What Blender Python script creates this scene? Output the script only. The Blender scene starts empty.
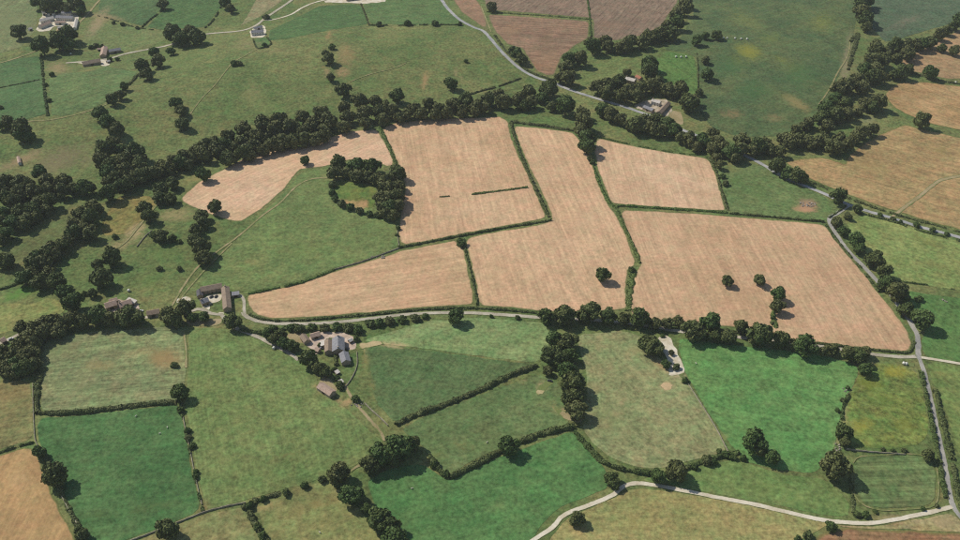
import bpy, math, random
import numpy as np
from mathutils import Vector, Matrix
from mathutils.geometry import delaunay_2d_cdt

SC = bpy.context.scene
COL = SC.collection
R = math.radians

# ------------------------------------------------------------------ camera, sky, sun, exposure
PITCH = R(36.3)            # looking down by this much
FPX = 911.0                # focal length in pixels of the 960 px wide photograph
CAMZ = 514.0
CAMY = -700.0
cam_d = bpy.data.cameras.new('camera')
cam = bpy.data.objects.new('camera', cam_d)
COL.objects.link(cam)
cam.location = (0, CAMY, CAMZ)
cam.rotation_euler = (math.pi/2 - PITCH, 0, 0)
cam_d.sensor_width = 36.0
cam_d.lens = 36.0*FPX/960.0
cam_d.clip_start = 1.0
cam_d.clip_end = 60000.0
SC.camera = cam

SUN_EL = R(46)
SUN_AZ_VEC = Vector((-0.86, 0.51))       # towards the sun, seen from above (left and a little beyond)
SUN_AZ_VEC.normalize()
sd = Vector((SUN_AZ_VEC.x*math.cos(SUN_EL), SUN_AZ_VEC.y*math.cos(SUN_EL), math.sin(SUN_EL)))
world = bpy.data.worlds.new('World')
SC.world = world
world.use_nodes = True
wn = world.node_tree.nodes
wl = world.node_tree.links
bg = wn.get('Background') or wn.new('ShaderNodeBackground')
sky = wn.new('ShaderNodeTexSky')
sky.sky_type = 'NISHITA'
sky.sun_disc = False
sky.sun_elevation = SUN_EL
sky.sun_rotation = math.atan2(SUN_AZ_VEC.x, SUN_AZ_VEC.y)
sky.altitude = 500
wl.new(sky.outputs[0], bg.inputs[0])
bg.inputs[1].default_value = 0.09
sun_d = bpy.data.lights.new('sun', 'SUN')
sun = bpy.data.objects.new('sun', sun_d)
COL.objects.link(sun)
sun_d.energy = 3.65
sun_d.angle = R(0.53)
sun_d.color = (1.0, 0.955, 0.89)
sun.rotation_euler = sd.to_track_quat('Z', 'Y').to_euler()
sun.location = (-400, 300, 600)
SC.view_settings.view_transform = 'Standard'
SC.view_settings.look = 'None'
SC.view_settings.gamma = 1.0
SC.view_settings.use_curve_mapping = False
SC.view_settings.exposure = 0.30
SC.cycles.use_denoising = False
SC.cycles.max_bounces = 5
SC.cycles.diffuse_bounces = 2
SC.cycles.volume_bounces = 1
SC.cycles.filter_width = 1.15
KALB = 1.30                # photograph's linear colour = KALB * base colour for open ground in the sun

# ------------------------------------------------------------------ terrain and pixel -> ground
_cp, _sp = math.cos(PITCH), math.sin(PITCH)
FWD = np.array((0, _cp, -_sp)); UPV = np.array((0, _sp, _cp)); CAM = np.array((0, CAMY, CAMZ))

def ray(px, py):
    d = FWD*FPX + np.array((1., 0, 0))*(px-480.0) + UPV*(270.0-py)
    return d/np.linalg.norm(d)

def flat(px, py):
    d = ray(px, py); t = -CAM[2]/d[2]
    return CAM[0]+d[0]*t, CAM[1]+d[1]*t

# hills: (pixel of the centre, radius along x, radius along y, height)
_HP = [((40, 118), 170, 150, 13), ((250, 75), 190, 150, 15), ((420, 55), 200, 140, 11), ((130, 60), 120, 90, -7),
       ((770, 60), 200, 190, 13), ((930, 20), 200, 160, 8), ((560, 20), 190, 150, 9), ((300, 190), 120, 90, 5),
       ((480, 170), 200, 150, 4), ((780, 260), 170, 120, 4), ((110, 470), 130, 70, 2.5), ((300, 430), 120, 60, 3),
       ((200, 150), 170, 45, -5), ((660, 420), 120, 60, 2.5)]
HILLS = [(*flat(*p), rx, ry, h) for p, rx, ry, h in _HP]

def H(x, y):
    z = np.zeros_like(np.asarray(x, float))
    for cx, cy, rx, ry, h in HILLS:
        z = z + h*np.exp(-(((x-cx)/rx)**2 + ((y-cy)/ry)**2))
    z = z + 1.2*np.sin(x/83.0+1.1)*np.sin(y/97.0) + 0.5*np.sin(x/31.0)*np.cos(y/37.0+.4)
    return z

def ground(px, py):
    d = ray(px, py); t = -CAM[2]/d[2]
    for _ in range(12):
        p = CAM + d*t
        t = (CAM[2]-float(H(p[0], p[1])))/-d[2]
    p = CAM + d*t
    return float(p[0]), float(p[1])

def pxm(x, y, z=0.0):
    """pixels per metre at a place"""
    return FPX/float(np.dot(np.array((x, y, z))-CAM, FWD))

def G(pts):
    return [ground(*p) for p in pts]

# ------------------------------------------------------------------ small helpers
def lin(rgb, k=KALB):
    out = []
    for c in rgb:
        c = c/255.0
        v = c/12.92 if c <= .04045 else ((c+.055)/1.055)**2.4
        out.append(v/k)
    if k == KALB: out = [out[0]*1.04, out[1]*1.02, out[2]*.93]
    return (*out, 1.0)

def obj(name, me, mat=None, parent=None):
    o = bpy.data.objects.new(name, me)
    COL.objects.link(o)
    if mat is not None and me is not None and not me.materials:
        me.materials.append(mat)
    if parent is not None:
        o.parent = parent
    return o

def tag(o, label=None, cat=None, group=None, kind=None):
    if label: o['label'] = label
    if cat: o['category'] = cat
    if group: o['group'] = group
    if kind: o['kind'] = kind
    return o

def mesh(name, verts, faces, mat=None, smooth=False):
    me = bpy.data.meshes.new(name)
    me.from_pydata([tuple(v) for v in verts], [], [tuple(f) for f in faces])
    if mat is not None: me.materials.append(mat)
    if smooth:
        me.polygons.foreach_set('use_smooth', [True]*len(me.polygons))
    me.update()
    return me

def qmesh(name, V, nquads_first, tris=None, mat=None):
    """fast mesh: V holds 4 verts per quad first, then extra verts; tris index the whole array"""
    me = bpy.data.meshes.new(name)
    nt = 0 if tris is None else len(tris)
    me.vertices.add(len(V)); me.vertices.foreach_set('co', np.asarray(V, np.float32).ravel())
    loops = np.arange(nquads_first*4, dtype=np.int32)
    starts = np.arange(nquads_first, dtype=np.int32)*4
    if nt:
        loops = np.concatenate([loops, np.asarray(tris, np.int32).ravel()])
        starts = np.concatenate([starts, nquads_first*4+np.arange(nt, dtype=np.int32)*3])
    me.loops.add(len(loops)); me.loops.foreach_set('vertex_index', loops)
    me.polygons.add(len(starts)); me.polygons.foreach_set('loop_start', starts)
    me.update(calc_edges=True); me.validate()
    if mat is not None: me.materials.append(mat)
    return me

class NT:
    def __init__(self, name):
        self.m = bpy.data.materials.new(name); self.m.use_nodes = True
        self.t = self.m.node_tree; self.n = self.t.nodes; self.l = self.t.links
        self.b = self.n['Principled BSDF']
        self.b.inputs['Roughness'].default_value = .93
        self.b.inputs['Specular IOR Level'].default_value = .12
        self.b.inputs['Roughness'].default_value = .95
    def set(self, sock, v):
        if hasattr(v, 'is_linked') or isinstance(v, bpy.types.NodeSocket): self.l.new(v, sock)
        else: sock.default_value = v
    def node(self, t, **kw):
        nd = self.n.new(t)
        for k, v in kw.items(): setattr(nd, k, v)
        return nd
    def pos(self): return self.node('ShaderNodeNewGeometry').outputs['Position']
    def mapping(self, vec, rot=0.0, scale=(1, 1, 1), loc=(0, 0, 0)):
        mp = self.node('ShaderNodeMapping'); self.l.new(vec, mp.inputs[0])
        mp.inputs['Location'].default_value = loc
        mp.inputs['Rotation'].default_value = (0, 0, rot); mp.inputs['Scale'].default_value = scale
        return mp.outputs[0]
    def noise(self, vec, scale, detail=3, rough=.55, dist=0.0):
        nd = self.node('ShaderNodeTexNoise'); self.l.new(vec, nd.inputs['Vector'])
        nd.inputs['Scale'].default_value = scale; nd.inputs['Detail'].default_value = detail
        nd.inputs['Roughness'].default_value = rough; nd.inputs['Distortion'].default_value = dist
        return nd.outputs[0]
    def math(self, op, a, b=None, c=None, clamp=False):
        nd = self.node('ShaderNodeMath', operation=op, use_clamp=clamp)
        for i, v in enumerate((a, b, c)):
            if v is not None: self.set(nd.inputs[i], v)
        return nd.outputs[0]
    def mix(self, f, a, b):
        nd = self.node('ShaderNodeMix', data_type='RGBA')
        self.set(nd.inputs['Factor'], f); self.set(nd.inputs['A'], a); self.set(nd.inputs['B'], b)
        return nd.outputs['Result']
    def scale_col(self, col, f):
        nd = self.node('ShaderNodeVectorMath', operation='SCALE')
        self.set(nd.inputs[0], col[:3] if isinstance(col, tuple) else col); self.set(nd.inputs['Scale'], f)
        return nd.outputs[0]
    def range(self, v, a, b, c=0.0, d=1.0, smooth=False):
        nd = self.node('ShaderNodeMapRange', interpolation_type='SMOOTHSTEP' if smooth else 'LINEAR')
        self.set(nd.inputs['Value'], v)
        for k, x in zip(('From Min', 'From Max', 'To Min', 'To Max'), (a, b, c, d)): nd.inputs[k].default_value = x
        return nd.outputs['Result']
    def attr(self, name):
        nd = self.node('ShaderNodeAttribute', attribute_name=name); return nd
    def done(self, col):
        self.set(self.b.inputs['Base Color'], col); return self.m

# ------------------------------------------------------------------ marks that belong to the ground: bare soil, dry or lush grass
# (pixel x, y, half width px, half height px, turn deg, colour as seen, strength)
SPOTS = [
    (60, 160, 35, 14, -25, (128, 118, 88), .7), (22, 160, 30, 5, -25, (158, 136, 104), .7), (85, 160, 20, 12, 0, (116, 108, 82), .5),
    (150, 33, 22, 5, 0, (150, 138, 98), .35), (98, 22, 6, 20, 35, (158, 140, 108), .75), (105, 17, 22, 3, 8, (150, 134, 98), .7),
    (10, 20, 30, 18, 0, (126, 132, 92), .5), (58, 68, 12, 7, 0, (150, 132, 98), .7), (50, 28, 20, 5, 0, (168, 146, 116), .4),
    (250, 45, 25, 8, 0, (142, 132, 96), .5), (252, 95, 14, 14, 0, (146, 134, 92), .6), (275, 50, 40, 6, 5, (138, 124, 88), .4),
    (346, 55, 12, 16, 0, (152, 128, 90), .6), (343, 72, 8, 7, 0, (168, 138, 104), .7), (325, 72, 3, 8, 10, (176, 146, 112), .7),
    (329, 37, 3, 7, 0, (166, 134, 94), .7), (425, 80, 3.5, 13, 15, (162, 136, 96), .75), (430, 95, 12, 3, 0, (140, 120, 84), .5),
    (458, 74, 2.5, 9, -25, (174, 150, 112), .6), (300, 85, 25, 12, 0, (112, 122, 78), .3), (262, 106, 40, 10, 15, (104, 130, 72), .4),
    (180, 60, 35, 18, 0, (98, 118, 68), .5), (230, 70, 22, 10, 0, (86, 108, 62), .5), (450, 50, 40, 14, 0, (112, 124, 78), .3),
    (400, 40, 26, 10, 0, (96, 116, 66), .4), (355, 60, 16, 6, 0, (134, 122, 82), .35),
    # right-hand top: big meadow with flowers and dry scars
    (748, 52, 15, 9, 15, (142, 138, 58), .75), (770, 38, 16, 8, 0, (112, 126, 66), .5), (822, 22, 18, 13, 0, (128, 132, 66), .5),
    (782, 60, 15, 5, 15, (140, 136, 62), .45), (745, 20, 28, 10, 25, (122, 126, 72), .5), (795, 102, 20, 5, 30, (146, 132, 88), .75),
    (732, 114, 14, 5, 0, (134, 118, 84), .65), (775, 118, 12, 5, 0, (132, 118, 82), .6), (730, 65, 22, 14, 0, (70, 104, 62), .6),
    (800, 75, 26, 16, 0, (74, 108, 64), .6), (756, 90, 26, 12, 0, (70, 104, 60), .6), (846, 65, 5, 34, 10, (146, 134, 106), .75),
    (850, 40, 5, 12, 5, (128, 126, 96), .6), (905, 22, 24, 5, -20, (128, 118, 100), .5), (863, 66, 12, 10, 0, (120, 120, 86), .5),
    (872, 100, 10, 6, 0, (140, 130, 90), .5), (868, 120, 9, 6, 0, (142, 142, 108), .6),
    # centre
    (350, 204, 12, 4, 10, (196, 158, 116), .8), (364, 204, 4, 6, 0, (190, 148, 110), .8), (346, 188, 10, 4, 0, (112, 132, 68), .5),
    (374, 190, 8, 6, 0, (136, 136, 74), .6), (335, 178, 20, 2.5, 3, (156, 140, 96), .6), (252, 262, 10, 5, 10, (152, 136, 92), .5),
    (310, 210, 25, 18, 0, (108, 118, 70), .35), (300, 250, 34, 10, -10, (98, 118, 62), .4), (295, 208, 5, 2.5, 0, (84, 112, 58), .7),
    (808, 204, 10, 5, 5, (156, 128, 104), .9), (806, 209, 12, 3, 3, (192, 146, 114), .95), (760, 195, 20, 12, 15, (104, 118, 66), .4),
    (730, 165, 14, 12, 0, (134, 126, 78), .5), (790, 172, 22, 8, 20, (78, 112, 60), .5), (735, 180, 8, 6, 0, (74, 112, 56), .5),
    # left meadows
    (175, 215, 20, 7, 0, (158, 144, 104), .7), (185, 210, 20, 7, 0, (150, 136, 92), .4), (135, 232, 14, 7, -40, (176, 156, 118), .8),
    (118, 246, 18, 6, -15, (158, 142, 102), .7), (196, 178, 16, 4, -20, (158, 142, 92), .6), (160, 255, 26, 8, 0, (92, 122, 64), .5),
    (20, 265, 20, 6, -25, (142, 132, 88), .6), (75, 208, 10, 4, -30, (138, 122, 80), .6), (150, 285, 20, 12, 0, (104, 126, 66), .5),
    (40, 225, 20, 5, -30, (96, 116, 66), .3), (20, 293, 20, 6, -20, (92, 134, 62), .8), (10, 262, 10, 6, 0, (114, 130, 78), .3),
    (100, 300, 6, 3, 0, (150, 132, 88), .6), (210, 232, 14, 18, 40, (100, 118, 66), .4), (205, 250, 6, 14, 30, (112, 122, 74), .3),
    # pale field and its rusty patches
    (165, 358, 18, 10, 0, (152, 128, 88), .85), (100, 366, 22, 7, -3, (142, 128, 88), .6), (150, 352, 30, 6, 0, (146, 132, 90), .5),
    (80, 385, 30, 10, 0, (118, 126, 86), .5), (60, 350, 20, 12, 0, (134, 148, 94), .4), (208, 322, 18, 5, 0, (162, 136, 96), .8),
    # lower left
    (15, 395, 16, 12, 0, (132, 114, 74), .5), (150, 508, 40, 6, -12, (98, 112, 66), .5), (100, 515, 30, 7, 0, (84, 106, 60), .5),
    (122, 440, 8, 25, 10, (86, 118, 66), .35), (120, 500, 6, 12, 0, (84, 116, 66), .35), (205, 505, 6, 6, 0, (142, 126, 86), .6),
    (285, 456, 26, 4, -18, (132, 124, 78), .55), (300, 480, 32, 4, -12, (78, 98, 56), .6), (268, 506, 14, 5, -15, (178, 154, 108), .75),
    (318, 505, 26, 4, -12, (148, 132, 84), .6), (300, 512, 12, 4, -20, (140, 126, 80), .5), (325, 522, 14, 6, 0, (136, 132, 80), .4),
    (275, 498, 12, 3, -15, (84, 114, 60), .6), (325, 387, 12, 6, 0, (176, 142, 104), .8), (345, 402, 8, 5, 20, (188, 156, 116), .8),
    (365, 360, 5, 16, -5, (136, 128, 82), .7), (372, 385, 3, 14, -15, (132, 126, 78), .6), (420, 372, 16, 6, -35, (104, 130, 78), .35),
    (361, 348, 4, 4, 0, (196, 170, 128), .6), (395, 345, 18, 2.5, 5, (190, 168, 128), .75),
    (542, 387, 5, 7, 35, (178, 158, 118), .7), (523, 382, 4, 3, 30, (164, 150, 104), .6), (566, 413, 8, 4, 20, (190, 164, 126), .85),
    (575, 418, 9, 3, 0, (190, 162, 124), .8), (588, 424, 4, 2, 0, (182, 160, 122), .8), (616, 414, 3, 2, 0, (180, 158, 118), .8),
    (622, 401, 3.5, 4, 20, (186, 160, 122), .8), (667, 386, 6, 3.5, 0, (198, 166, 130), .9), (632, 351, 14, 4, -15, (156, 146, 104), .6),
    (660, 364, 12, 4, 35, (174, 140, 106), .6), (676, 372, 9, 5, 10, (200, 176, 144), .8), (465, 446, 20, 6, 5, (128, 128, 80), .5),
    (440, 455, 12, 6, 0, (124, 132, 78), .5), (605, 420, 30, 18, 0, (122, 134, 86), .4), (555, 408, 5, 9, -30, (150, 138, 92), .6),
    # bright aftermath fields
    (565, 456, 22, 4, 10, (102, 138, 82), .55), (500, 506, 12, 3, 15, (120, 142, 88), .6), (516, 518, 5, 8, -30, (112, 140, 84), .6),
    (545, 502, 16, 6, 20, (88, 124, 66), .4), (745, 425, 18, 8, 0, (108, 136, 78), .5), (770, 440, 22, 8, 10, (88, 128, 68), .4),
    (724, 437, 6, 6, 0, (150, 146, 96), .6), (700, 352, 4, 2, 0, (128, 138, 84), .5), (760, 490, 40, 10, 5, (102, 120, 62), .4),
    (665, 488, 12, 3, 5, (124, 132, 80), .4), (690, 475, 15, 4, 0, (82, 124, 62), .5),
    (895, 372, 14, 7, 0, (158, 150, 62), .7), (870, 385, 16, 12, 0, (118, 126, 52), .6), (862, 425, 13, 9, 0, (146, 142, 64), .65),
    (905, 425, 14, 9, 0, (116, 124, 54), .6), (890, 437, 10, 4, 0, (142, 140, 64), .5), (880, 400, 24, 6, 10, (88, 116, 54), .6),
    (895, 447, 36, 3.5, 0, (86, 112, 58), .7), (845, 420, 3, 14, 5, (166, 150, 112), .7), (838, 445, 4, 7, 0, (190, 170, 130), .75),
    (900, 517, 30, 3, -4, (172, 156, 116), .8), (945, 521, 14, 6, 0, (164, 148, 112), .8),
    (700, 505, 16, 6, 15, (150, 126, 82), .45), (720, 530, 22, 10, 0, (138, 140, 92), .5), (640, 525, 30, 14, 0, (140, 128, 78), .4),
    (940, 375, 14, 5, 0, (140, 132, 78), .5), (925, 240, 18, 6, 20, (134, 132, 74), .5), (900, 262, 20, 5, 15, (104, 134, 70), .4),
    (950, 268, 12, 5, 0, (142, 130, 76), .4),
    # stubble: pale and rusty drifts
    (265, 165, 20, 6, -20, (206, 176, 146), .5), (440, 150, 25, 10, 0, (202, 172, 140), .4), (470, 210, 40, 6, -8, (206, 178, 146), .45),
    (450, 175, 20, 10, 0, (182, 148, 116), .4), (540, 180, 12, 22, 20, (202, 170, 138), .4), (585, 220, 20, 14, 0, (204, 174, 142), .45),
    (565, 242, 24, 10, 25, (206, 178, 146), .4), (500, 275, 22, 14, 0, (186, 152, 118), .4), (660, 175, 25, 10, 0, (206, 172, 140), .4),
    (690, 240, 30, 12, 10, (188, 154, 122), .4), (790, 270, 34, 16, 15, (204, 172, 142), .35), (740, 300, 40, 10, 0, (186, 150, 118), .4),
    (330, 297, 34, 8, -8, (204, 172, 140), .4), (430, 285, 24, 8, 0, (190, 156, 122), .4), (705, 193, 14, 8, 0, (186, 150, 120), .4),
    (550, 55, 14, 12, 0, (150, 126, 98), .5), (540, 66, 22, 8, 10, (162, 120, 88), .5), (610, 25, 40, 8, 0, (146, 112, 88), .4),
    (545, 40, 10, 14, 0, (114, 96, 74), .5), (510, 30, 16, 8, 0, (158, 128, 98), .5),
    (870, 165, 30, 8, 12, (152, 132, 88), .5), (940, 150, 16, 8, 10, (146, 130, 84), .5), (850, 180, 24, 5, 14, (178, 144, 104), .5),
    (905, 205, 22, 5, 14, (178, 140, 102), .4), (905, 98, 8, 10, -20, (184, 156, 118), .5),
    (20, 480, 14, 12, 0, (206, 170, 126), .5), (45, 520, 14, 16, 0, (186, 148, 104), .5),
    (835, 536, 22, 4, 0, (166, 132, 102), .6), (900, 538, 14, 5, 0, (162, 124, 92), .6),
]
_S = []
for (sx, sy, srx, sry, sa, sc_, ss) in SPOTS:
    _S.append((sx, sy, srx*1.08+1.0, sry*1.08+.9, R(sa), lin(sc_)[:3], ss*.92))
_S_np = [np.array(v) for v in zip(*[(a, b, c, d, e) for a, b, c, d, e, f, g in _S])]

def project(x, y, z):
    rel = np.stack([x, y, z], -1) - CAM
    dep = rel @ FWD
    return 480 + FPX*rel[:, 0]/dep, 270 - FPX*(rel @ UPV)/dep

def tint_for(x, y, z):
    """colour and strength of the ground mark at each vertex"""
    front = (y > CAMY+150)
    px, py = project(x, np.where(front, y, 0), z)
    col = np.zeros((len(x), 3)); wsum = np.zeros(len(x)); amax = np.zeros(len(x))
    for sx, sy, rx, ry, a, c, s in _S:
        dx, dy = px-sx, py-sy
        u = (dx*math.cos(a)+dy*math.sin(a))/rx; v = (-dx*math.sin(a)+dy*math.cos(a))/ry
        w = np.exp(-(u*u+v*v)*1.1)*s
        w[~front] = 0; w[w < .02] = 0
        col += w[:, None]*np.array(c); wsum += w; amax = np.maximum(amax, w)
    out = np.zeros((len(x), 4)); nz = wsum > 0
    out[nz, :3] = col[nz]/wsum[nz, None]; out[:, 3] = amax
    return out

def add_attrs(me, x, y, z, edge=None):
    t = tint_for(x, y, z)
    a = me.attributes.new('tint', 'FLOAT_COLOR', 'POINT'); a.data.foreach_set('color', np.column_stack([t[:, :3], np.ones(len(x))]).astype(np.float32).ravel())
    a = me.attributes.new('tinta', 'FLOAT', 'POINT'); a.data.foreach_set('value', t[:, 3].astype(np.float32))
    a = me.attributes.new('edge', 'FLOAT', 'POINT')
    a.data.foreach_set('value', (np.full(len(x), 99.) if edge is None else edge).astype(np.float32))

GREENMARGIN = lin((92, 112, 62))
def field_mat(name, c1, c2, ang=0.0, streak=.10, lines=0.0, space=12.0, patch=.012, margin=None, mwid=1.5, grain=.10, blot=.22, seed=0, tramw=.10, head=0.0):
    m = NT(name); p = m.pos()
    n1 = m.noise(m.mapping(p, loc=(seed*37.1, seed*11.3, 0)), patch, 5, .6, .4)
    col = m.mix(m.range(n1, .36, .64, smooth=True), lin(c1), lin(c2))
    n2 = m.noise(p, .06, 6, .7); n3 = m.noise(p, .30, 4, .7)
    f = m.math('ADD', m.range(n2, .3, .7, 1-blot, 1+blot), m.range(n3, .3, .7, -grain*4.2, grain*4.2))
    hn = m.noise(m.mapping(p, loc=(71, 13, 4)), .09, 5, .7)
    hue = m.node('ShaderNodeVectorMath', operation='MULTIPLY')
    m.l.new(col, hue.inputs[0])
    m.l.new(m.mix(m.range(hn, .34, .66), (1-1.5*grain, 1+.15*grain, 1-.4*grain, 1), (1+1.7*grain, 1-.15*grain, 1+.4*grain, 1)), hue.inputs[1])
    col = hue.outputs[0]
    rp = m.mapping(p, rot=-ang)
    st = m.noise(m.mapping(rp, scale=(.011, .22, 1)), 1.0, 4, .6, .15)
    f = m.math('MULTIPLY', f, m.range(st, .3, .7, 1-streak*1.5, 1+streak*1.5))
    st2 = m.noise(m.mapping(rp, scale=(.006, .75, 1)), 1.0, 2, .5)
    f = m.math('MULTIPLY', f, m.range(st2, .3, .7, 1-streak*1.0, 1+streak*1.0))
    if lines:
        wob = m.noise(rp, .012, 2)
        sep = m.node('ShaderNodeSeparateXYZ'); m.l.new(rp, sep.inputs[0])
        yy = m.math('ADD', sep.outputs[1], m.math('MULTIPLY', wob, 9.0))
        ph = m.math('FRACT', m.math('DIVIDE', yy, space))
        d = m.math('ABSOLUTE', m.math('SUBTRACT', ph, .5))
        ln = m.range(d, .5-tramw*1.6, .5-tramw*.4, smooth=True)
        brk = m.range(m.noise(m.mapping(rp, scale=(.02, .08, 1)), 1.0, 3), .40, .62)
        f = m.math('ADD', f, m.math('MULTIPLY', m.math('MULTIPLY', ln, brk), lines))
    if head:
        e = m.attr('edge').outputs['Fac']
        hs = m.math('SINE', m.math('MULTIPLY', e, 2.1))
        hm = m.math('MULTIPLY', m.range(e, 9, 20, 1, 0), m.math('MULTIPLY', hs, head))
        f = m.math('ADD', f, m.math('MULTIPLY', hm, m.range(n2, .3, .7)))
    col = m.scale_col(col, f)
    ta = m.attr('tinta').outputs['Fac']; tc = m.attr('tint').outputs['Color']
    nt = m.noise(m.mapping(p, loc=(5, 9, 2)), .16, 6, .75)
    tf = m.math('MULTIPLY', m.range(m.math('ADD', ta, m.math('MULTIPLY', m.math('SUBTRACT', nt, .5), m.math('MULTIPLY', ta, 4.2))), .10, .62, smooth=True), m.math('MINIMUM', m.math('MULTIPLY', ta, 1.35), .92))
    col = m.mix(tf, col, m.scale_col(tc, m.range(n3, .3, .7, .9, 1.1)))
    if margin is not None:
        e = m.math('ADD', m.attr('edge').outputs['Fac'], m.math('MULTIPLY', m.math('SUBTRACT', m.noise(p, .16, 4, .7), .5), mwid*1.8))
        col = m.mix(m.range(e, mwid*.3, mwid*1.3, .85, 0, smooth=True), col, m.scale_col(margin, m.range(n3, .3, .7, .8, 1.2)))
    return m.done(col)

# ------------------------------------------------------------------ the ground sheet
def axis(lo, hi, step, far):
    a = list(np.arange(lo, hi+.1, step))
    s, x = step, hi
    while x < far: s *= 1.35; x += s; a.append(x)
    s, x = step, lo
    while x > -far: s *= 1.35; x -= s; a.insert(0, x)
    return np.array(a)
gx = axis(-1000, 1000, 8.0, 9000); gy = axis(-420, 1150, 8.0, 9000)
XX, YY = np.meshgrid(gx, gy); ZZ = H(XX, YY)
nx, ny = len(gx), len(gy)
gv = np.stack([XX.ravel(), YY.ravel(), ZZ.ravel()], 1)
ii = np.arange(nx*ny).reshape(ny, nx)
gf = np.stack([ii[:-1, :-1].ravel(), ii[:-1, 1:].ravel(), ii[1:, 1:].ravel(), ii[1:, :-1].ravel()], 1)
gm = field_mat('rough_pasture', (116, 122, 76), (94, 112, 65), ang=.4, streak=.05, patch=.009, seed=3, grain=.12)
me = mesh('ground', gv, gf, gm, True)
add_attrs(me, gv[:, 0], gv[:, 1], gv[:, 2])
tag(obj('ground', me), 'rolling green pasture land under and around all the fields', 'ground', kind='structure')

# ------------------------------------------------------------------ fields
rng = np.random.default_rng(7)
def seg_dist(P, A, B):
    d = B-A; L = np.maximum((d*d).sum(1), 1e-9)
    t = np.clip(((P[:, None]-A[None])*d[None]).sum(2)/L, 0, 1)
    return np.linalg.norm(P[:, None]-(A[None]+t[..., None]*d[None]), axis=2).min(1)

def densify(pts, step=7.0, jit=.6, closed=True, corner=True):
    """round the corners a little and walk the outline in short, slightly uneven steps"""
    P = [np.array(p) for p in pts]; n = len(P)
    Q = []
    for i in range(n):
        a, b, c = P[i-1], P[i], P[(i+1) % n]
        la, lc = np.linalg.norm(a-b), np.linalg.norm(c-b)
        k = min(.3, 6.0/max(la, 1e-3)); k2 = min(.3, 6.0/max(lc, 1e-3))
        Q += [b+(a-b)*k, (b*2+(b+(a-b)*k)+(b+(c-b)*k2))/4, b+(c-b)*k2]
    out = []
    for i in range(len(Q)):
        a, b = Q[i], Q[(i+1) % len(Q)]; L = np.linalg.norm(b-a); m = max(1, int(L/step))
        if L < .4: continue
        nrm = np.array((-(b-a)[1], (b-a)[0]))/max(L, 1e-6)
        for j in range(m):
            out.append(a+(b-a)*j/m + nrm*(rng.uniform(-jit, jit)))
    return np.array(out)

def sheet(name, pts_world, mat, zoff, label, cat, step=5.0, jit=.6, kind='structure'):
    B = densify(pts_world, 7.0, jit)
    lo, hi = B.min(0), B.max(0)
    xs = np.arange(lo[0]+step/2, hi[0], step); ys = np.arange(lo[1]+step/2, hi[1], step)
    g = np.array([(x+rng.uniform(-1, 1), y+rng.uniform(-1, 1)) for x in xs for y in ys]) if len(xs) and len(ys) else np.zeros((0, 2))
    A, C = B, np.roll(B, -1, 0)
    if len(g):
        # inside test (even-odd) and keep clear of the outline
        inside = np.zeros(len(g), bool)
        for a, c in zip(A, C):
            cond = ((a[1] > g[:, 1]) != (c[1] > g[:, 1]))
            with np.errstate(divide='ignore', invalid='ignore'):
                xi = (c[0]-a[0])*(g[:, 1]-a[1])/(c[1]-a[1])+a[0]
            inside ^= cond & (g[:, 0] < xi)
        g = g[inside]
        if len(g): g = g[seg_dist(g, A, C) > 2.0]
    V = [Vector(p) for p in np.vstack([B, g])] if len(g) else [Vector(p) for p in B]
    r = delaunay_2d_cdt(V, [], [list(range(len(B)))], 1, 1e-4)
    v = np.array([(p.x, p.y) for p in r[0]]); f = r[2]
    z = H(v[:, 0], v[:, 1]) + zoff
    fx = []
    for t in f:
        a, b, c = v[t[0]], v[t[1]], v[t[2]]
        fx.append(t if (b[0]-a[0])*(c[1]-a[1])-(b[1]-a[1])*(c[0]-a[0]) > 0 else t[::-1])
    me = mesh(name, np.column_stack([v, z]), fx, mat, True)
    add_attrs(me, v[:, 0], v[:, 1], z, seg_dist(v, A, C))
    return tag(obj(name, me), label, cat, kind=kind)

def pxang(p0, p1):
    a, b = ground(*p0), ground(*p1)
    return math.atan2(b[1]-a[1], b[0]-a[0])

STUB = (203, 170, 137); STUB2 = (190, 157, 124)
ST = dict(blot=.11, streak=.085, lines=.12, space=11.0, margin=lin((92, 108, 60)), mwid=1.3, grain=.05, head=.07)
def grass(c, d=None, **k):
    d = d or tuple(int(v*.90) for v in c)
    return dict(c1=c, c2=d, **k)
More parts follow.
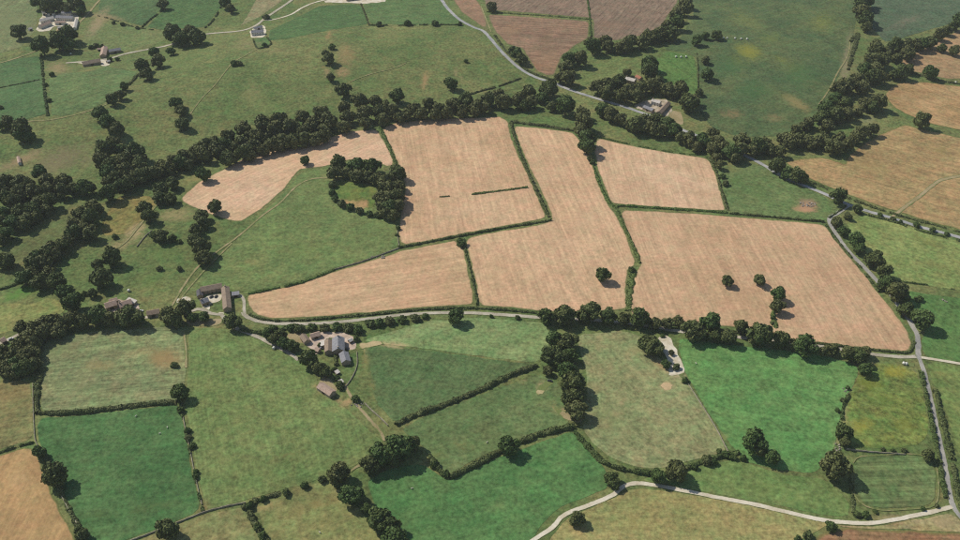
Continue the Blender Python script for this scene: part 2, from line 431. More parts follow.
# name, label, outline in photograph pixels, material settings, direction of the rows as two pixels
FIELDS = [
 ('stubble_field', 'pale tan stubble field tapering left below the tree belt', [(179,200),(205,213),(228,220),(241,222),(262,209),(285,188),(300,169),(328,166),(345,160),(370,160),(391,168),(394,160),(388,148),(377,129),(352,131),(325,139),(306,143),(300,148),(262,150),(240,160),(225,169),(200,181)], dict(c1=STUB, c2=(206,174,144), **ST), ((200,200),(260,172))),
 ('stubble_field', 'large tan stubble field right of the pond copse', [(383,127),(400,122),(440,119),(480,117.5),(500,116.5),(508,121),(511,137),(520,158),(534,188),(547,218),(520,223.5),(480,230.5),(440,238.5),(400,246),(398,230),(402,205),(405,185),(399,168),(392,150),(384,135)], dict(c1=STUB, c2=STUB2, **ST), ((440,125),(455,190))),
 ('stubble_field', 'long tan stubble field in the middle running down to the lane', [(513,126),(540,128),(573,132.5),(580,140),(592,160),(599,185),(607,203),(615,213),(627,238),(636,262),(633,267),(628,270),(626,285),(626,300),(627,309),(600,311),(570,312),(545,311.5),(520,308.5),(479,306),(477,290),(471,265),(465,243),(470,237),(500,231),(530,226.5),(552,221.5),(551,213),(537,183),(525,158),(516,135)], dict(c1=STUB, c2=(194,162,129), **ST), ((530,140),(600,300))),
 ('stubble_field', 'tan stubble field with a rounded left end above the lane', [(247,294),(270,290),(302,283.5),(334,271.5),(365,262.5),(400,251),(440,243),(460,240),(464,250),(469.5,275),(474,295),(473,304.5),(450,306),(427,307),(395,310),(365,313),(330,316),(302,318),(272,319),(256,315),(248,306)], dict(c1=(200,167,133), c2=(189,157,123), **ST), ((260,305),(460,275))),
 ('stubble_field', 'tan stubble field beside the main road, upper right of centre', [(597,138),(630,145.5),(667,152.5),(690,155.5),(708,158.5),(715,172),(720,190),(726,211),(700,209.5),(660,207),(622,204.5),(611,203),(603,185),(597,168),(594,150)], dict(c1=(200,168,136), c2=(209,178,147), **ST), ((640,150),(655,200))),
 ('stubble_field', 'biggest tan stubble field with four small trees in it', [(620,210),(660,211.5),(700,214),(730,216.5),(780,220.5),(824,224.5),(834,238),(846,253),(862,271),(879,294),(897,316),(907,329),(912,342),(910,350),(904,352),(870,349),(840,346),(815,343),(790,339),(760,333),(740,328),(700,324),(660,321),(632,317),(630,305),(632,285),(635,272),(641,265),(633,243),(622,219)], dict(c1=(196,164,132), c2=(186,154,122), **ST), ((690,220),(740,320))),
 ('stubble_field', 'ochre cut field right of the main road with a dirt track', [(784,162),(800,159),(820,157),(836,161),(846,165),(847,156),(860,146),(880,134),(905,124.5),(930,131),(975,141),(990,238),(930,222),(895,211),(870,203),(850,196),(825,186),(808,178),(795,170)], dict(c1=(168,142,101), c2=(156,134,94), streak=.12, lines=.08, space=9.0, margin=lin((96,108,58)), mwid=2.0, grain=.08), ((800,165),(920,195))),
 ('stubble_field', 'ochre cut field wedged between copses at the right edge', [(884,95),(889,88),(901,82),(925,82),(975,88),(990,136),(930,124),(905,114),(892,106)], dict(c1=(172,144,104), c2=(160,132,92), streak=.14, lines=.10, space=9.0, margin=lin((96,108,60)), mwid=2.0, grain=.07), ((890,92),(960,118))),
 ('stubble_field', 'ochre cut field at the upper right corner', [(900,61),(915,52),(932,44),(960,29),(985,20),(990,80),(945,79),(925,74),(906,70)], dict(c1=(170,142,108), c2=(158,132,98), streak=.12, lines=.08, space=9.0, margin=lin((100,110,66)), mwid=2.0, grain=.07), ((905,62),(975,72))),
 ('ploughed_field', 'brown field below the top edge with a tree at its corner', [(488,14.5),(540,17.5),(589,21),(589,38),(575,46),(562,56),(555,75),(548,76),(535,70),(522,48),(508,45),(495,32),(490,22)], dict(c1=(138,114,94), c2=(148,120,97), streak=.15, lines=-.34, space=7.0, margin=lin((104,114,70)), mwid=2.0, grain=.06), ((500,25),(580,30))),
 ('ploughed_field', 'brown field running out of the top of the picture', [(487,10),(484,0),(470,-14),(680,-14),(678,2),(662,26),(640,36),(615,41),(593,38),(593,21),(591,18),(540,14)], dict(c1=(128,111,95), c2=(136,116,98), streak=.15, lines=-.34, space=7.0, margin=lin((104,112,70)), mwid=2.0, grain=.06), ((650,0),(615,38))),
 ('ploughed_field', 'brown field corner left of the dirt track at the top edge', [(452,-2),(447,-12),(466,-13),(481,5),(487,22),(488,32),(478,24),(462,13)], dict(c1=(142,114,92), c2=(150,122,98), streak=.08, margin=lin((104,112,70)), mwid=2.0, grain=.06), ((455,5),(480,15))),
 ('meadow', 'olive green triangular meadow around the walled pond copse', [(303,171),(330,169),(398,228),(398,247),(365,259.5),(334,268),(302,280),(248,292),(230,289),(205,287),(196,283),(215,262),(240,236),(262,214),(285,192)], grass((113,129,78),(105,122,74),patch=.02,streak=.05), ((240,250),(380,240))),
 ('meadow', 'yellow dry meadow between tree clumps left of the stubble', [(120,196),(150,196),(157,205),(141,222),(127,234),(104,236),(101,225),(109,210)], grass((140,130,78),(128,122,72)), ((110,220),(150,200))),
 ('meadow', 'olive strip of meadow between the dark wood and a tree belt', [(-10,255),(38,233),(60,213),(82,199),(99,198),(95,206),(78,222),(58,240),(38,258),(15,268),(-10,276)], grass((106,114,70),(98,108,66)), ((0,265),(80,210))),
 ('meadow', 'straw green meadow above the lane at the left edge', [(-12,306),(15,303),(30,305),(46,298),(60,300),(66,312),(45,319),(13,331),(-12,337)], grass((138,138,86),(126,134,80)), ((0,320),(60,305))),
 ('hay_field', 'pale olive field with rusty patches below the roadside trees', [(42,346),(48,340),(75,335),(100,331),(140,329),(165,327),(184,326),(185,345),(186,370),(184,388),(178,401),(140,403),(110,406),(75,410),(42,411),(40,380)], grass((130,139,96),(121,127,90),streak=.16,lines=.10,space=7.0,patch=.02,head=.08), ((50,370),(180,358))),
 ('hay_field', 'large mown green field with a hooked lower edge', [(189,329),(215,328),(240,332),(262,342),(290,356),(308,366),(317,375),(316,390),(330,398),(345,408),(370,431),(383,441),(379,452),(362,462),(330,476),(290,488),(240,501),(206,510),(198,478),(192,445),(185,402),(189,372)], grass((115,131,80),(107,124,74),streak=.08,lines=.10,space=6.5,patch=.012,head=.10), ((210,345),(235,480))),
 ('meadow', 'dark green square field under the lower left hedge', [(40,418),(80,416),(120,411),(176,405),(181,410),(186,440),(192,475),(201,510),(165,526),(130,538),(110,548),(88,550),(78,522),(66,498),(56,478),(46,458),(40,444),(37,430)], grass((72,106,62),(84,116,70),streak=.06,patch=.02), ((60,430),(170,420))),
 ('meadow', 'small brownish green field at the left edge', [(-12,386),(20,380),(31,383),(32,410),(33,438),(15,445),(-12,453)], grass((122,122,80),(130,122,80)), ((0,400),(30,395))),
 ('stubble_field', 'orange stubble field in the lower left corner', [(-14,460),(5,454),(20,448),(35,449),(41,463),(49,487),(60,510),(74,535),(84,562),(-14,575)], dict(c1=(182,150,106), c2=(168,138,97), **ST), ((5,540),(45,460))),
 ('meadow', 'olive field corner at the bottom edge below a wall', [(126,546),(165,529),(205,515),(246,506),(252,520),(268,562),(110,562)], grass((134,134,88),(124,128,82),streak=.06), ((150,540),(250,515))),
 ('meadow', 'dry olive field between hedge and trees at the bottom edge', [(259,502),(285,492),(325,481),(342,492),(360,510),(376,530),(388,562),(280,562),(262,525)], grass((134,136,86),(122,128,80),streak=.06), ((270,520),(350,490))),
 ('hay_field', 'dark green field with a straight top edge right of the farm', [(362,348),(385,345.5),(430,351),(478,357.5),(536,365),(508,375),(480,389),(440,406),(415,413),(396,422),(388,416),(376,402),(370,388),(371,372)], grass((85,106,66),(92,114,72),streak=.07,lines=.07,space=6.0,patch=.02,head=.10), ((400,400),(440,350))),
 ('hay_field', 'light green tapering field directly below the lane', [(362,341),(380,335),(400,329),(430,321),(470,318),(500,319),(545,323),(550,335),(548,350),(537,363),(480,356),(430,349.5),(385,344)], grass((130,148,98),(120,140,90),streak=.07,patch=.02), ((390,340),(540,350))),
 ('meadow', 'green field with dry scars between two thick hedges', [(400,430),(418,420),(440,410),(470,399),(505,386),(540,374),(560,385),(566,400),(570,413),(568,424),(540,431),(505,446),(480,456),(451,474),(436,466),(428,456),(420,442)], grass((104,122,78),(94,114,70),streak=.06,patch=.015), ((420,440),(550,390))),
 ('hay_field', 'pale olive mown field right of the tall copse', [(577,335),(620,331),(642,336),(652,352),(672,369),(690,386),(715,428),(727,451),(700,458),(660,469),(630,466),(606,456),(588,438),(580,420),(588,395),(586,370),(579,350)], grass((140,143,101),(132,137,95),streak=.06,lines=.05,space=6.0,patch=.015,head=.10), ((600,345),(690,450))),
 ('meadow', 'deep green field above the bend of the pale track', [(366,481),(395,467),(425,464),(445,481),(470,471),(500,457),(540,443),(573,431),(586,447),(605,468),(611,486),(590,496),(560,507),(545,520),(528,548),(520,562),(396,562),(384,520),(372,500)], grass((80,117,68),(90,126,74),streak=.06,patch=.015), ((400,510),(580,460))),
 ('meadow', 'bright green field below the long row of roadside oaks', [(678,338),(720,344),(780,350),(830,357),(858,366),(856,380),(844,400),(837,430),(833,450),(825,463),(813,474),(780,470),(748,463),(735,450),(716,424),(692,385),(682,365)], grass((94,134,77),(104,142,82),streak=.06,patch=.012), ((700,380),(840,400))),
 ('meadow', 'green strip of field above the pale bottom track', [(640,480),(690,469),(735,459),(780,474),(815,479),(826,480),(848,500),(850,516),(820,515),(780,506),(740,498.5),(700,491),(660,483)], grass((114,135,80),(102,126,72),streak=.06,patch=.015), ((660,478),(840,508))),
 ('meadow', 'yellow flowered meadow beside the road junction', [(859,373),(880,362),(905,367),(917,373),(924,400),(929,430),(923,443),(890,450),(850,447),(842,430),(846,405)], grass((118,130,68),(106,122,66),patch=.03,grain=.14), ((860,390),(920,400))),
 ('paddock', 'small striped paddock with rounded corners', [(854,463),(860,457),(907,455),(930,459),(935,470),(936,497),(930,505),(882,509),(865,504),(855,492)], grass((98,116,72),(104,118,76),streak=.20,lines=.30,space=9.5,patch=.02,tramw=.2), ((860,470),(930,468))),
 ('meadow', 'straw coloured field inside the bend of the bottom track', [(540,562),(552,536),(566,519),(592,508),(616,497),(636,488),(690,494.5),(740,504),(800,517),(830,523),(816,531),(795,542),(785,562)], grass((152,146,96),(142,140,90),streak=.07,patch=.015), ((580,530),(780,520))),
 ('ploughed_field', 'brown ploughed field in the lower right corner', [(800,562),(820,534),(845,528),(900,530.5),(975,534),(990,565)], dict(c1=(148,116,86), c2=(132,100,72), streak=.12, lines=.08, space=5.0, margin=lin((120,116,70)), mwid=2.0), ((830,535),(950,540))),
 ('meadow', 'green field right of the narrow lane at the right edge', [(926,362),(975,369),(990,480),(958,455),(947,412),(935,388)], grass((116,132,76),(108,126,72),streak=.07,patch=.02), ((930,370),(960,400))),
 ('meadow', 'vivid green field at the right edge above the farm track', [(882,286),(905,291),(940,296),(985,302),(990,366),(925,357),(921,345),(926,330),(917,312),(902,302)], grass((84,116,64),(92,124,70),streak=.06), ((900,300),(960,330))),
 ('meadow', 'light yellow green field below the main road at right', [(846,222),(868,214),(900,224),(935,235),(985,247),(988,295),(930,286),(890,280),(872,262),(856,240)], grass((130,143,86),(122,136,80),streak=.08,patch=.02), ((860,240),(960,270))),
 ('meadow', 'small green field walled in by trees below the brown field', [(578,77),(590,64),(603,56),(630,53),(654,52),(646,62),(640,72),(624,74),(600,84),(585,84)], grass((110,123,74),(102,117,69)), ((590,75),(640,58))),
 ('meadow', 'big deep green hillside meadow at upper right', [(690,-14),(862,-14),(858,10),(852,40),(846,60),(836,82),(823,105),(808,122),(782,136),(740,137),(712,128),(700,112),(700,80),(696,57),(683,52),(664,50),(680,38),(694,18)], grass((92,106,67),(78,97,63),patch=.02,streak=.08), ((700,100),(840,40))),
 ('meadow', 'grey green field in the top right corner', [(868,-14),(995,-14),(990,12),(957,22),(925,31),(902,38),(885,42),(872,28)], grass((88,105,80),(82,100,76),streak=.06), ((880,20),(950,10))),
 ('meadow', 'green strip between two dark fields near the right copse', [(668,52),(694,56),(698,86),(697,95),(672,92),(655,78),(650,64)], grass((86,116,62),(94,122,66)), ((660,60),(690,90))),
 ('meadow', 'green field beside the main road right of the stubble', [(712,160),(735,158),(760,166),(800,185),(830,200),(846,207),(830,219),(822,222),(780,217.5),(731,213),(724,190)], grass((104,122,76),(96,116,70),patch=.02), ((730,190),(820,205))),
 ('meadow', 'dark green field at the upper left edge behind a hedge', [(-12,64),(20,58.5),(40,56),(42,75),(47,114),(20,121),(-12,130)], grass((76,104,64),(84,110,68),streak=.06), ((0,90),(40,80))),
 ('meadow', 'green hillside field below the small farm at upper left', [(49,78),(60,73),(90,72),(104,66),(138,72),(128,83),(115,98),(95,107),(65,116),(52,115)], grass((93,115,71),(100,118,73)), ((60,100),(120,80))),
 ('meadow', 'green field between two farms at upper left', [(84,36),(92,24),(120,24),(142,29),(163,32),(168,39),(150,47),(122,51),(100,48),(82,44)], grass((106,121,75),(112,125,78)), ((90,40),(160,36))),
 ('meadow', 'darker striped green field at the top edge', [(104,-12),(162,-14),(163,8),(142,26),(112,18),(97,15)], grass((84,109,68),(76,102,64),streak=.08,lines=.05,space=14), ((110,15),(150,-5))),
 ('meadow', 'dark green field left of the white road at the top', [(167,-12),(224,-14),(220,8),(205,27),(162,30),(147,27),(165,9)], grass((82,109,64),(76,104,62)), ((160,25),(215,5))),
 ('meadow', 'dark green field right of the white house at the top', [(270,30),(290,21),(319,6),(352,4),(361,6),(365,16),(368,24),(330,30),(292,38),(268,41)], grass((82,109,64),(78,105,62)), ((275,36),(360,15))),
 ('meadow', 'green field left of the winding main road at the top', [(363,5),(400,-8),(436,-12),(440,-2),(450,14),(464,24),(430,24),(400,24.5),(371,24)], grass((86,111,66),(92,115,70)), ((375,20),(450,10))),
 ('meadow', 'straw coloured triangle of field between two roads at the top', [(240,26),(258,18),(283,0),(292,-12),(262,-12),(255,2),(245,20)], grass((140,134,100),(130,128,92)), ((245,20),(280,0))),
 ('meadow', 'grey green rough field at the upper left corner', [(-12,-14),(30,-14),(38,10),(36,30),(20,48),(-12,56)], grass((110,122,82),(118,126,86)), ((0,30),(30,0))),
 ('garden', 'square green lawn below the white house', [(253,39),(266,37.5),(271,44),(258,48.5)], grass((82,116,66),(74,108,60)), ((254,42),(268,40))),
 ('paddock', 'grassy hollow inside the ring of pond trees', [(337,182),(350,180),(375,187),(377,200),(372,209),(357,206),(340,199),(333,190)], grass((92,116,60),(110,122,64),patch=.05), ((340,190),(370,195))),
]
FIELDS.append(('verge', 'dry tan verge between pale track and ploughed corner', [(838,525.5),(865,527),(890,524.5),(925,518.5),(948,513),(956,517),(972,533),(900,529),(845,527.5)], dict(c1=(172,156,118), c2=(152,142,98), patch=.05), ((850,526),(950,516))))
for i, (nm, lab, pts, mk, dirpx) in enumerate(FIELDS):
    mat = field_mat(nm+'_soil' if 'meadow' not in nm else 'grass', ang=pxang(*dirpx), seed=i+1, **mk)
    sheet(nm, G(pts), mat, .12+.004*(i % 9) + (.06 if nm in ('paddock', 'garden') else 0), lab, nm.replace('_', ' '))

# ------------------------------------------------------------------ roads, tracks, yards
def plain_mat(name, c1, c2, scale=.35, amt=.12, k=KALB, verge=0.0):
    m = NT(name); p = m.pos()
    n = m.noise(p, scale*.2, 4, .6); f = m.noise(p, scale*3, 3, .6)
    col = m.mix(m.range(n, .36, .64), lin(c1, k), lin(c2, k))
    col = m.scale_col(col, m.range(f, .3, .7, 1-amt, 1+amt))
    if verge:      # grass creeping in from the sides
        e = m.math('ADD', m.attr('edge').outputs['Fac'], m.math('MULTIPLY', m.math('SUBTRACT', m.noise(p, .12, 5, .75), .5), 4.2*verge))
        col = m.mix(m.range(e, .1, .9*verge+.2, 1, 0, smooth=True), col, m.scale_col(lin((112, 124, 74)), m.range(f, .3, .7, .85, 1.15)))
    return m.done(col)
ASPH = plain_mat('worn_asphalt', (142, 140, 138), (176, 172, 166), amt=.2, verge=.5)
ASPHD = plain_mat('grey_asphalt', (146, 148, 152), (178, 176, 176), amt=.18, verge=.5)
CHALK = plain_mat('pale_gravel', (222, 214, 198), (196, 184, 162), verge=.3)
DIRT = plain_mat('dry_dirt', (168, 152, 120), (146, 134, 98), amt=.2, verge=1.0)
LANE = plain_mat('lane_gravel', (194, 186, 172), (162, 154, 138), amt=.2, verge=.5)

def resample(P, step):
    P = np.array(P, float)
    if len(P) > 2:                         # Catmull-Rom
        Q = np.vstack([2*P[0]-P[1], P, 2*P[-1]-P[-2]]); out = []
        for i in range(1, len(Q)-2):
            for t in np.linspace(0, 1, 8, endpoint=False):
                a, b, c, d = Q[i-1], Q[i], Q[i+1], Q[i+2]
                out.append(.5*((2*b)+(-a+c)*t+(2*a-5*b+4*c-d)*t*t+(-a+3*b-3*c+d)*t**3))
        out.append(Q[-2]); P = np.array(out)
    L = np.concatenate([[0], np.cumsum(np.linalg.norm(np.diff(P, axis=0), axis=1))])
    s = np.linspace(0, L[-1], max(2, int(L[-1]/step)+1))
    return np.column_stack([np.interp(s, L, P[:, 0]), np.interp(s, L, P[:, 1])]), s

def frame(P):
    t = np.gradient(P, axis=0); t /= np.maximum(np.linalg.norm(t, axis=1), 1e-6)[:, None]
    return t, np.column_stack([-t[:, 1], t[:, 0]])

def strip(name, px, width, mat, zoff, label, cat, rag=.25):
    P, s = resample(G(px), 5.0); t, n = frame(P)
    K = 5; V = []; F = []
    for k in range(K):
        u = k/(K-1)*2-1
        jit = rng.uniform(-rag, rag, len(P)) if abs(u) == 1 else np.zeros(len(P))
        q = P+n*(u*width/2*(1+jit*.5))[:, None]
        V.append(np.column_stack([q, H(q[:, 0], q[:, 1])+zoff]))
    m = len(P); V = np.vstack(V)
    for k in range(K-1):
        for i in range(m-1):
            a = k*m+i; F.append((a, a+m, a+m+1, a+1)[::-1])
    me = mesh(name, V, F, mat, True)
    ed = np.repeat(np.array([0, .5, 1, .5, 0])*width/2, m)
    me.attributes.new('edge', 'FLOAT', 'POINT').data.foreach_set('value', ed.astype(np.float32))
    return tag(obj(name, me), label, cat, kind='structure')

ROADS = [
 ('road', 'grey main road winding from the top edge to the right edge', [(436,-14),(440,-4),(443,2),(449,10),(460,20),(473,27),(483,31),(490,38),(500,50),(512,62),(525,72),(540,79),(555,83),(565,88),(585,95),(600,99.5),(620,105.5),(645,114),(660,120),(685,131),(700,137),(730,149),(752,159),(765,166),(785,178),(800,184),(815,190),(830,196.5),(848,204.5),(865,210.5),(893,218.5),(920,227),(945,233.5),(990,246)], 5.8, ASPHD),
 ('road', 'pale lane running below the tan stubble fields', [(243,312),(248,317.5),(265,322.5),(300,324),(340,322),(380,317.5),(420,313.5),(470,313),(520,316),(545,318),(575,319.5),(605,321),(640,324.5),(660,328),(677,331),(740,337.5),(780,341),(815,345.5),(845,350),(870,354),(900,357),(917,356.5)], 4.6, LANE),
 ('road', 'lane along the curved right edge of the biggest stubble field', [(849,205.5),(838,213),(829,220),(838,237),(850,253),(865,268),(877,281),(890,294),(900,308),(910,322),(917,335),(918,346),(918,357)], 5.2, ASPH),
 ('road', 'narrow lane dropping between hedges at the lower right', [(918,355),(925,375),(931,400),(936,425),(942,452),(947,477),(951,500),(957,513),(975,530)], 4.2, ASPH),
 ('track', 'chalk white track bending across the bottom of the picture', [(515,556),(528,544),(541,535),(553,527),(562,516.5),(575,510),(590,505),(612,495.5),(621,488),(632,483.5),(650,484.5),(680,490),(720,498),(750,503.5),(780,510.5),(805,516.5),(830,521),(865,523.5),(890,520.5),(920,514.5),(940,510),(952,507)], 3.8, CHALK),
 ('road', 'farm lane passing under the trees at the left edge', [(-14,350),(10,339),(30,330),(60,324),(100,321),(130,319),(150,317),(165,315),(185,313),(200,309),(212,314),(222,315),(227,323),(240,330),(259,337.5),(275,346),(287,352),(299,360)], 4.4, LANE),
 ('track', 'grey track from the L shaped farm to the lane', [(230,297),(239,294.5),(244,300),(244,308),(245,315)], 3.4, LANE),
 ('road', 'white road past the small farm at upper left', [(66,63),(80,62),(107,59),(125,54),(145,50),(170,45),(190,38),(207,34),(240,31),(255,26),(267,17),(292,0),(304,-10)], 5.2, LANE),
 ('track', 'dirt track climbing from the white farm to the top edge', [(108,-8),(97,3),(88,14),(80,22),(75,30)], 4.0, DIRT),
 ('track', 'sandy track curving off the road behind the dark field', [(262,20),(272,20),(290,15),(302,8),(317,2),(340,-2),(385,-6)], 4.0, CHALK),
 ('path', 'dirt path along the edge of the triangular meadow', [(172,306),(183,287),(197,268),(214,254),(240,235),(262,216),(280,203),(297,186),(312,179),(332,178)], 2.6, DIRT),
 ('path', 'second dirt path beside the first above the L shaped farm', [(178,302),(190,287),(203,272),(215,260),(232,243)], 2.0, DIRT),
 ('track', 'sandy track crossing the ochre field at right', [(892,217),(905,207),(920,196),(932,186),(945,179),(985,172)], 4.5, DIRT),
 ('track', 'straight sandy track leading right from the junction', [(921,357.5),(940,360.5),(985,368)], 3.6, CHALK),
 ('track', 'brown track running from the farm down to a field gate', [(344,384),(350,395),(358,406),(370,420),(380,431),(385,441)], 3.6, DIRT),
 ('path', 'short path linking two fields below a big tree', [(350,472),(355,468),(361,465)], 2.2, DIRT),
 ('path', 'faint dusty path along the lower edge of a field at upper left', [(27,121.5),(50,120),(75,115),(95,109),(110,103)], 2.2, DIRT),
 ('path', 'dusty path from the left edge to the white farm', [(-12,66),(8,61),(20,57),(36,51),(46,42),(56,35)], 3.0, DIRT),
 ('path', 'faint worn path over the middle of the top hill', [(350,82),(362,77),(375,73),(395,68),(406,63)], 2.0, DIRT),
 ('path', 'worn earth line climbing the hill at upper left', [(188,118),(196,106),(205,95),(215,85),(225,72),(233,62)], 1.8, DIRT),
 ('path', 'worn earth path meeting the corner of the lawn', [(233,62),(243,57),(250,53),(258,49)], 2.0, DIRT),
 ('path', 'dirt gateway path between dry meadows left of the stubble', [(118,248),(128,240),(136,230),(146,218),(156,206),(162,200)], 2.4, DIRT),
 ('path', 'pale worn path beside the scrub strip at upper right', [(818,106),(830,88),(838,72),(848,55),(850,38)], 2.2, DIRT),
 ('path', 'sandy strip between two brown fields at the top edge', [(481,6),(484,14),(488,24),(491,32)], 2.6, DIRT),
 ('path', 'brown headland path down the left side of the mown field', [(184,334),(186,350),(186,368)], 2.4, DIRT),
 ('path', 'pale ring path round the striped paddock', [(853,463),(859,457),(880,455.5),(908,454),(931,458),(937,470),(938,497),(931,507),(905,509.5),(882,510.5),(863,505),(853,492),(852,475)], 1.3, DIRT),
]
for i, (nm, lab, px, w, mt) in enumerate(ROADS):
    strip(nm, px, w, mt, .26+.006*i, lab, nm)

YARDS = [
 ('white gravel yard inside the L shaped farm', [(203,300),(208,295),(222,293),(223,300),(212,303),(208,311),(224,313),(236,318),(240,325),(232,326),(224,317),(210,315),(200,308)], CHALK),
 ('pale gravel patch beside the trees left of the L shaped farm', [(176,299),(186,295),(190,298),(196,308),(193,311),(186,305),(178,304)], CHALK),
 ('earth bank below the trees of the L shaped farm', [(184,322),(192,320),(222,317),(223,325),(205,327),(186,325)], DIRT),
 ('pinkish paved yard of the farm with the slate roofs', [(303,343),(308,337),(318,333),(330,331),(346,332),(355,338),(356,350),(346,353),(344,345),(334,338),(327,338),(322,345),(320,355),(314,354),(308,348)], plain_mat('pink_paving', (212,192,178), (176,156,140), scale=.9, amt=.2, verge=.4)),
 ('bare stony plot left of the slate roofed farm', [(284,334),(296,331),(309,334),(307,343),(298,344),(288,339)], DIRT),
 ('bare earth apron around the lone pinkish barn', [(316,382),(322,376),(332,378),(338,388),(334,397),(322,393)], DIRT),
 ('white yard of the courtyard farm at upper left', [(36,30),(40,20),(44,13),(60,13),(76,13),(79,17),(76,30),(72,30),(66,27),(54,26),(50,31),(40,32)], CHALK),
 ('brown garden plot in front of the courtyard farm', [(54,35),(57,28),(68,27),(66,34)], DIRT),
 ('pale yard of the small farm on the white road', [(73,63),(84,61.5),(103,60),(111,58.5),(110,65),(104,67),(100,64),(84,64.5)], CHALK),
 ('pale forecourt of the white house', [(249,32),(256,26),(265,25),(266,34),(264,38),(251,38)], CHALK),
 ('pale farm apron at the top edge', [(322,2.5),(335,-3),(385,-5),(386,2),(362,4),(345,3)], CHALK),
 ('pale yard of the farmstead among the roadside trees', [(633,107),(640,103),(652,99),(667,99),(672,108),(671,117),(660,116),(646,112)], plain_mat('farm_concrete', (206,192,176), (160,148,124), scale=.9, amt=.2, verge=.4)),
 ('brown garden right of the farmstead among the trees', [(672,110),(682,112),(684,125),(672,124),(668,118)], DIRT),
 ('stony yard of the ruinous farm by the lane', [(103,306),(106,301),(120,299),(133,302),(140,306),(142,312),(130,312),(116,313),(106,310)], plain_mat('pink_rubble', (206,188,172), (160,142,122), scale=.9, amt=.25, verge=.4)),
 ('sandy triangle beside the oak row', [(651,333),(668,334),(677,350),(684,366),(684,376),(667,376),(668,366),(663,350),(657,338)], CHALK),
 ('bare trodden earth at the gateway below the tall copse', [(553,406),(562,410),(572,412),(584,416),(590,424),(584,425),(572,421),(560,417)], DIRT),
 ('round bare patch in the pale mown field', [(661,386),(664,382.5),(670,382.5),(673,386),(670,389.5),(664,389.5)], plain_mat('dry_soil', (204,176,140), (176,156,118))),
 ('pale worn pad left of the tall copse', [(534,392),(543,383),(551,380),(555,383),(548,389),(540,396)], plain_mat('worn_pad', (196,178,142), (150,144,100), verge=.3)),
 ('bare earth patch on the headland of the dark green field', [(356,347),(362,342.5),(378,341),(386,344),(372,346),(362,350)], plain_mat('headland_soil', (196,176,138), (166,152,112), verge=.5)),
 ('chalky verge at the road junction', [(902,361),(906,363),(914,363),(914,367),(904,366)], CHALK),
]
YM = {'pale_gravel': plain_mat('yard_gravel', (224, 217, 203), (190, 178, 154), scale=.8, amt=.2, verge=.35)}
for i, (lab, px, mt) in enumerate(YARDS):
    sheet('yard', G(px), YM.get(mt.name, mt), .20+.003*i, lab, 'yard', jit=1.3)

# ------------------------------------------------------------------ foliage
def leaf_mat(name, c1, c2, c3):
    m = NT(name)
    oi = m.node('ShaderNodeObjectInfo').outputs['Random']
    p = m.pos()
    n = m.noise(p, .45, 3, .65); n2 = m.noise(p, .035, 2)
    col = m.mix(m.range(n, .35, .65), lin(c1, 1.0), lin(c2, 1.0))
    col = m.mix(m.math('MULTIPLY', m.range(m.math('ADD', m.math('MULTIPLY', oi, .6), m.math('MULTIPLY', n2, .8)), .45, 1.0), .75), col, lin(c3, 1.0))
    m.b.inputs['Specular IOR Level'].default_value = .12
    m.b.inputs['Roughness'].default_value = .6
    return m.done(col)
LEAF = leaf_mat('oak_leaves', (60, 76, 38), (94, 106, 58), (100, 100, 60))
LEAF2 = leaf_mat('ash_leaves', (58, 82, 40), (90, 108, 58), (76, 90, 46))
HEDGE = leaf_mat('hawthorn_leaves', (56, 78, 36), (92, 106, 58), (104, 106, 68))
BANK = leaf_mat('rank_grass', (72, 98, 46), (108, 128, 66), (112, 122, 70))
BARK = plain_mat('bark', (92, 80, 66), (70, 60, 50), scale=2, k=1.0)

def icos(n):
    """points spread evenly over a unit sphere"""
    i = np.arange(n)+.5
    ph = np.arccos(1-2*i/n); th = np.pi*(1+5**.5)*i
    return np.column_stack([np.cos(th)*np.sin(ph), np.sin(th)*np.sin(ph), np.cos(ph)])

def quads(C, N, S, r):
    """one square leaf clump at each centre C facing N with half-size S"""
    a = r.normal(size=C.shape); t = np.cross(N, a); t /= np.maximum(np.linalg.norm(t, axis=1), 1e-6)[:, None]
    b = np.cross(N, t)
    t = t*S[:, None]; b = b*(S*r.uniform(.6, 1.0, len(S)))[:, None]
    return np.stack([C-t-b*.6, C+t*.7-b, C+t+b*.7, C-t*.6+b], 1).reshape(-1, 3)

_ICO = None
def ico_sphere():
    global _ICO
    if _ICO is None:
        import bmesh
        bm = bmesh.new(); bmesh.ops.create_icosphere(bm, subdivisions=1, radius=1.0)
        v = np.array([x.co[:] for x in bm.verts]); f = np.array([[w.index for w in q.verts] for q in bm.faces]); bm.free()
        _ICO = (v, f)
    return _ICO

